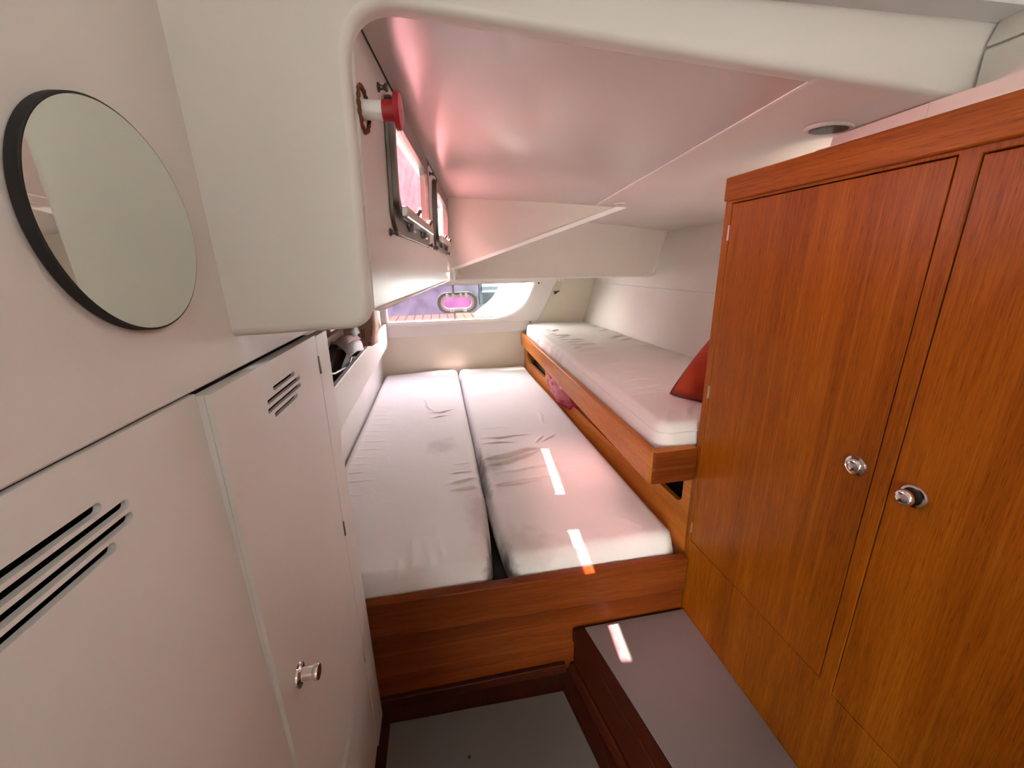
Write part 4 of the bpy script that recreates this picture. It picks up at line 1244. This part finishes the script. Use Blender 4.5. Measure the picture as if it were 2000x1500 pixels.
bm = lathe([(0.0, -0.0002), (0.0268, -0.0002), (0.0268, 0.0012), (0, 0.0012)], (0, 0, 0), (0, 0, -1), 40)
bmesh.ops.scale(bm, vec=(1.05, 0.72, 1), verts=bm.verts)
bmesh.ops.translate(bm, vec=(0.566, 0.552, cz(0.566)), verts=bm.verts)
finish('backing', bm, M_BLACK, av)
cl = thing('ceiling_vent', 'tiny oval plastic vent in the ceiling near the triangular panel', 'vent', (0.582, 1.262, cz(0.582)))
bm = lathe([(0.012, 0.0005), (0.0225, 0.0), (0.0225, 0.003), (0.019, 0.005), (0.0165, 0.005), (0.0155, 0.002)], (0, 0, 0), (0, 0, -1), 30, False)
bmesh.ops.scale(bm, vec=(1.0, 1.0, 1), verts=bm.verts); bmesh.ops.translate(bm, vec=(0.582, 1.262, cz(0.582)), verts=bm.verts)
finish('rim', bm, M_LGREYP, cl)
finish('insert', lathe([(0.0, 0), (0.0165, 0), (0.0165, 0.0025), (0, 0.0025)], (0.582, 1.262, cz(0.582)), (0, 0, -1), 30), plain('tan_insert', (0.30, 0.16, 0.10), 0.6), cl)

# reading lamp on the aft deck underside
rl = thing('reading_lamp', 'chrome gooseneck reading lamp hanging at the aft corner of the bunk', 'lamp', (0.78, 2.49, -0.06))
finish('base', lathe([(0.020, 0), (0.020, 0.010), (0.014, 0.024), (0.006, 0.028), (0, 0.028)], (0.779, 2.49, -0.060), (0, 0, -1), 24), M_DSTEEL, rl)
finish('switch', box(0.752, 0.768, 2.475, 2.49, -0.105, -0.085), M_WHITEP, rl, 0.004)
neck = smooth_path([(0.783, 2.49, -0.085), (0.789, 2.49, -0.110), (0.787, 2.488, -0.135), (0.777, 2.485, -0.154), (0.760, 2.482, -0.166)], 8)
finish('neck', tube(neck, 0.0034, 10), M_CHROME, rl)
finish('lamp_head', lathe([(0.0045, 0), (0.0055, 0.012), (0.0060, 0.016), (0.0090, 0.022), (0.0110, 0.030), (0.0110, 0.036), (0.0, 0.034)], (0.762, 2.482, -0.1655), (-0.95, -0.1, -0.30), 20), M_DSTEEL, rl)

# ================================================================== THINGS ON THE BOOKSHELF
SHZ = -0.462


def book(x, y, w, l, h, tilt, col, label, rough=0.5, pages=(0.70, 0.64, 0.54), rise=0.0, cover=None):
    root = thing('book', label, 'book', (x, y, SHZ), 'books and booklets on the shelf')
    m = plain('cover_' + label.split()[0] + str(len(WORLD_LOC)), col, rough)
    bm = bmesh.new(); add_box(bm, x - w / 2, x - w / 2 + 0.0012, y, y + l, SHZ, SHZ + h); add_box(bm, x + w / 2 - 0.0012, x + w / 2, y, y + l, SHZ, SHZ + h)
    add_box(bm, x - w / 2, x + w / 2, y, y + l, SHZ + h - 0.0012, SHZ + h)
    add_box(bm, x - w / 2, x + w / 2, y, y + 0.0012, SHZ, SHZ + h)
    parts = [finish('cover', bm, m, root, 0.0005)]
    parts.append(finish('pages', box(x - w / 2 + 0.0014, x + w / 2 - 0.0014, y + 0.002, y + l - 0.002, SHZ + 0.002, SHZ + h - 0.0014), plain('pages' + str(len(WORLD_LOC)), pages, 0.8), root))
    root.rotation_euler = (math.radians(rise), math.radians(tilt), 0)
    return root


b = book(-0.3665, 1.40, 0.029, 0.19, 0.126, 3, (0.006, 0.014, 0.013), 'dark green book with a red stripe next to the shelf front', 0.5, (0.70, 0.64, 0.54), 17)
finish('stripe', box(-0.3812, -0.372, 1.475, 1.575, SHZ + 0.1245, SHZ + 0.1272), plain('red_stripe', (0.30, 0.015, 0.02), 0.5), b)
book(-0.397, 1.37, 0.028, 0.24, 0.140, 3, (0.040, 0.062, 0.065), 'grey-teal hardback standing left of the dark green book', 0.5, (0.70, 0.64, 0.54), 17)
book(-0.4185, 1.32, 0.010, 0.30, 0.180, 3, (0.06, 0.02, 0.018), 'thin dark maroon booklet behind the grey-teal hardback')
book(-0.432, 1.44, 0.010, 0.40, 0.215, 3, (0.62, 0.52, 0.44), 'cream booklet with pale edge, middle of the shelf', 0.6)
book(-0.447, 1.40, 0.012, 0.42, 0.215, 3, (0.50, 0.35, 0.26), 'tan booklet with a pale top edge near the hull', 0.6)
book(-0.468, 1.30, 0.014, 0.46, 0.228, 3, (0.42, 0.24, 0.13), 'brown paper folder against the hull', 0.7)
book(-0.400, 1.64, 0.010, 0.17, 0.150, 3, (0.55, 0.20, 0.12), 'red-brown brochure behind the hardbacks', 0.6)


def sheet(name, label, rows, mat, cat, group='loose papers on the shelf', thick=0.0012):
    """curved sheet from rows of points, given thickness"""
    bm = bmesh.new()
    R = [smooth_path(r, 6) for r in rows]
    V = [[bm.verts.new(p) for p in r] for r in R]
    for i in range(len(V) - 1):
        for j in range(len(V[0]) - 1):
            bm.faces.new((V[i][j], V[i][j + 1], V[i + 1][j + 1], V[i + 1][j]))
    o = finish(name, bm, mat, None, 0, 60)
    md = o.modifiers.new('solid', 'SOLIDIFY'); md.thickness = thick
    if label: tag(o, label, cat, group)
    return o


M_PAPER = plain('white_paper', (0.50, 0.50, 0.49), 0.6)
M_PAPERP = plain('pinkish_paper', (0.40, 0.27, 0.24), 0.6)
M_CARD = plain('kraft_card', (0.34, 0.20, 0.13), 0.7)
M_INK = plain('dark_red_ink', (0.10, 0.008, 0.010), 0.6)
K = 0.90


def kp(rows): return [[(p[0] * K, p[1] * K, p[2] * K) for p in r] for r in rows]


sheet('paper_sheet', 'white curled paper lying beside the dark green book', kp([[(-0.362, 1.62, -0.335), (-0.380, 1.64, -0.310), (-0.405, 1.66, -0.304)], [(-0.356, 1.76, -0.338), (-0.372, 1.80, -0.305), (-0.405, 1.82, -0.298)], [(-0.350, 1.88, -0.358), (-0.368, 1.94, -0.328), (-0.39, 1.96, -0.318)]]), M_PAPER, 'paper')
sheet('paper_sheet', 'pinkish curled leaflet above the white curled paper', kp([[(-0.382, 1.62, -0.298), (-0.400, 1.63, -0.284), (-0.425, 1.64, -0.282)], [(-0.378, 1.80, -0.298), (-0.398, 1.82, -0.281), (-0.425, 1.83, -0.278)], [(-0.37, 1.95, -0.318), (-0.39, 1.97, -0.300), (-0.415, 1.98, -0.294)]]), M_PAPERP, 'leaflet')
sheet('paper_sheet', 'small folded white paper sticking up in front of the carton', kp([[(-0.388, 1.88, -0.298), (-0.398, 1.88, -0.272), (-0.412, 1.89, -0.268)], [(-0.376, 1.98, -0.292), (-0.388, 1.99, -0.263), (-0.403, 1.99, -0.259)]]), M_PAPER, 'paper')
# carton with dark red lettering, its lid hanging over the shelf front
ct = thing('carton', 'kraft paper carton with dark red print leaning over the shelf front', 'carton', (-0.38, 1.84, SHZ))
edge = [(-0.305, -0.3335), (-0.3065, -0.315), (-0.3035, -0.292), (-0.297, -0.272), (-0.2935, -0.248), (-0.296, -0.185)]
finish('front_face', slab([(-0.43, 1.84, SHZ), (-0.338, 1.84, SHZ), (-0.338, 1.84, -0.3335)] + [(x_, 1.84, z_) for x_, z_ in edge] + [(-0.43, 1.84, -0.185)], (0, 0.002, 0)), M_CARD, ct)
bm = bmesh.new()
A_ = [bm.verts.new((x_, 1.841, z_)) for x_, z_ in edge]
B_ = [bm.verts.new((x_ + 0.012, 1.95, z_ - 0.002)) for x_, z_ in edge]
for i in range(len(edge) - 1): bm.faces.new((A_[i], B_[i], B_[i + 1], A_[i + 1]))
fl = finish('side_flap', bm, M_CARD, ct)
md = fl.modifiers.new('solid', 'SOLIDIFY'); md.thickness = 0.0015
finish('body', box(-0.428, -0.340, 1.843, 1.95, SHZ, -0.186), M_CARD, ct)


def add_text(txt, parent, loc, size, rot):
    cu = bpy.data.curves.new('lettering', 'FONT')
    cu.body = txt; cu.size = size; cu.extrude = 0.0003
    tmp = bpy.data.objects.new('lettering_source', cu)
    COL.objects.link(tmp)
    me = bpy.data.meshes.new_from_object(tmp.evaluated_get(bpy.context.evaluated_depsgraph_get()))
    bpy.data.objects.remove(tmp); bpy.data.curves.remove(cu)
    o = bpy.data.objects.new('lettering', me)
    COL.objects.link(o)
    me.materials.clear()
    o.data.materials.append(M_INK)
    o.parent = parent
    o.location = Vector(loc) - WORLD_LOC[parent.name]
    o.rotation_euler = rot
    return o


add_text('Enkel', ct, (-0.3055, 1.8392, -0.262), 0.013, (PI / 2, PI / 2, 0))
bm = bmesh.new()
for dx, z0_, z1_ in ((0.0, -0.302, -0.255), (0.008, -0.296, -0.255), (0.021, -0.300, -0.255)):
    add_box(bm, -0.3345 - dx, -0.3310 - dx, 1.8392, 1.8399, z0_, z1_)
finish('printed_lines', bm, M_INK, ct)
finish('round_mark', lathe([(0.0068, 0), (0.0068, 0.0006), (0.0036, 0.0006), (0.0036, 0)], (-0.3140, 1.8397, -0.3215), (0, -1, 0), 24, False), M_INK, ct)
finish('red_disc', lathe([(0.010, 0), (0.010, 0.0008), (0, 0.0008)], (-0.366, 1.8397, -0.240), (0, -1, 0), 24), M_REDP, ct)
# device and cable
dv = finish('charger', box(-0.360, -0.340, 1.605, 1.65, SHZ, -0.335), M_GREYP, None, 0.004)
tag(dv, 'dark grey charger at the end of the white cable', 'charger')
cab = smooth_path([(-0.349, 1.13, -0.262), (-0.346, 1.20, -0.284), (-0.3445, 1.263, -0.304), (-0.3440, 1.311, -0.320), (-0.3435, 1.378, -0.328), (-0.3432, 1.451, -0.337), (-0.3432, 1.510, -0.345), (-0.3435, 1.552, -0.336), (-0.346, 1.60, -0.328)], 8)
tag(finish('cable', tube(cab, 0.0034, 8), M_WHITEP, None), 'white cable looping along the front of the shelf', 'cable')

# ================================================================== OUTSIDE THE TRANSOM
def teak_deck_mat():
    m, nt, b = new_mat('teak_deck')
    tc = nt.nodes.new('ShaderNodeTexCoord')
    sep = nt.nodes.new('ShaderNodeSeparateXYZ'); nt.links.new(tc.outputs['Object'], sep.inputs[0])
    ml = nt.nodes.new('ShaderNodeMath'); ml.operation = 'MULTIPLY'; ml.inputs[1].default_value = 14.0
    nt.links.new(sep.outputs['X'], ml.inputs[0])
    fr_ = nt.nodes.new('ShaderNodeMath'); fr_.operation = 'FRACT'; nt.links.new(ml.outputs[0], fr_.inputs[0])
    gt = nt.nodes.new('ShaderNodeMath'); gt.operation = 'GREATER_THAN'; gt.inputs[1].default_value = 0.12; nt.links.new(fr_.outputs[0], gt.inputs[0])
    mx = nt.nodes.new('ShaderNodeMix'); mx.data_type = 'RGBA'
    mx.inputs[6].default_value = (0.014, 0.008, 0.005, 1); mx.inputs[7].default_value = (0.028, 0.020, 0.016, 1)
    nt.links.new(gt.outputs[0], mx.inputs[0]); nt.links.new(mx.outputs[2], b.inputs['Base Color'])
    b.inputs['Roughness'].default_value = 1.0
    b.inputs['Specular IOR Level'].default_value = 0.0
    return m


struct('deck', box(-1.4, 1.6, 2.64, 3.75, -0.46, -0.42), teak_deck_mat(), 0, 'teak planked stern deck outside the window')
# curved white bulwark closing the right of the stern deck
bw = [(0.30, -0.425)] + [(p.x, p.y) for p in smooth_path([(0.385, -0.375, 0), (0.445, -0.340, 0), (0.510, -0.295, 0), (0.575, -0.225, 0), (0.615, -0.160, 0), (0.640, -0.05, 0), (0.655, 0.10, 0)], 6)] + [(2.2, 0.10), (2.2, -0.425)]
struct('wall_bulwark', plate(bw, [], lambda u, v, w: (u, 3.42 + w + (v + 0.425) * 1.3, v), 0.25), paint('sunlit_white_gelcoat', (0.80, 0.80, 0.79), 0.5, 0.0), 0.02, 'curved white bulwark outside the window')
M_QUAY = paint('mottled_quay_stone', (0.036, 0.031, 0.040), 1.0, 0.3, 30, 0.95, 0.0)
struct('wall_quay', box(-4.0, 0.60, 6.0, 6.6, -1.6, 0.6), M_QUAY, 0, 'mottled quay wall across the water')
struct('water', box(-9, 9, 3.9, 30, -1.75, -1.7), paint('harbour_water', (0.05, 0.09, 0.10), 0.2, 0.4, 6, 0.4), 0, 'harbour water astern')
M_TEALB = plain('weathered_blue_timber', (0.009, 0.018, 0.022), 0.8)
M_PALET = plain('pale_timber', (0.12, 0.14, 0.15), 0.8)
fr = thing('dock_frame', 'blue-grey timber dock structure seen through the transom window', 'dock', (1.3, 6.2, -1.7))
for x_, w_ in ((0.62, 0.05), (1.12, 0.09), (1.40, 0.10), (1.85, 0.10)):
    finish('post', box(x_, x_ + w_, 6.1, 6.2, -1.7, 0.1), M_TEALB, fr)
for z_, x0_, x1_ in ((-0.36, 0.66, 1.5), (-0.62, 0.60, 2.3), (-0.85, 0.60, 2.3)):
    finish('beam', box(x0_, x1_, 6.05, 6.10, z_, z_ + 0.06), M_TEALB, fr)
finish('brace', hexa([(0.66, 6.02, -0.72), (0.74, 6.02, -0.72), (0.74, 6.06, -0.72), (0.66, 6.06, -0.72), (1.08, 6.02, -0.30), (1.16, 6.02, -0.30), (1.16, 6.06, -0.30), (1.08, 6.06, -0.30)]), M_TEALB, fr)
finish('fence', box(0.55, 2.6, 6.3, 6.36, -1.7, -0.40), paint('mottled_teal_planks', (0.024, 0.029, 0.031), 0.9, 0.2, 20, 0.8), fr)

# dark screen added on the aft deck to hide bright sky behind the portlights
aw = thing('sky_screen', 'dark canvas screen added on the aft deck to dim the view through the portlights', 'canvas screen', (-0.4, 2.3, -0.02))
finish('panel', slab([(-1.3, 2.30, -0.015), (0.45, 2.30, -0.015), (0.45, 2.36, 1.5), (-1.3, 2.36, 1.5)], (0, 0.012, 0)), paint('dark_screen_cloth', (0.062, 0.058, 0.060), 0.9, 0.3, 40, 0.35), aw)
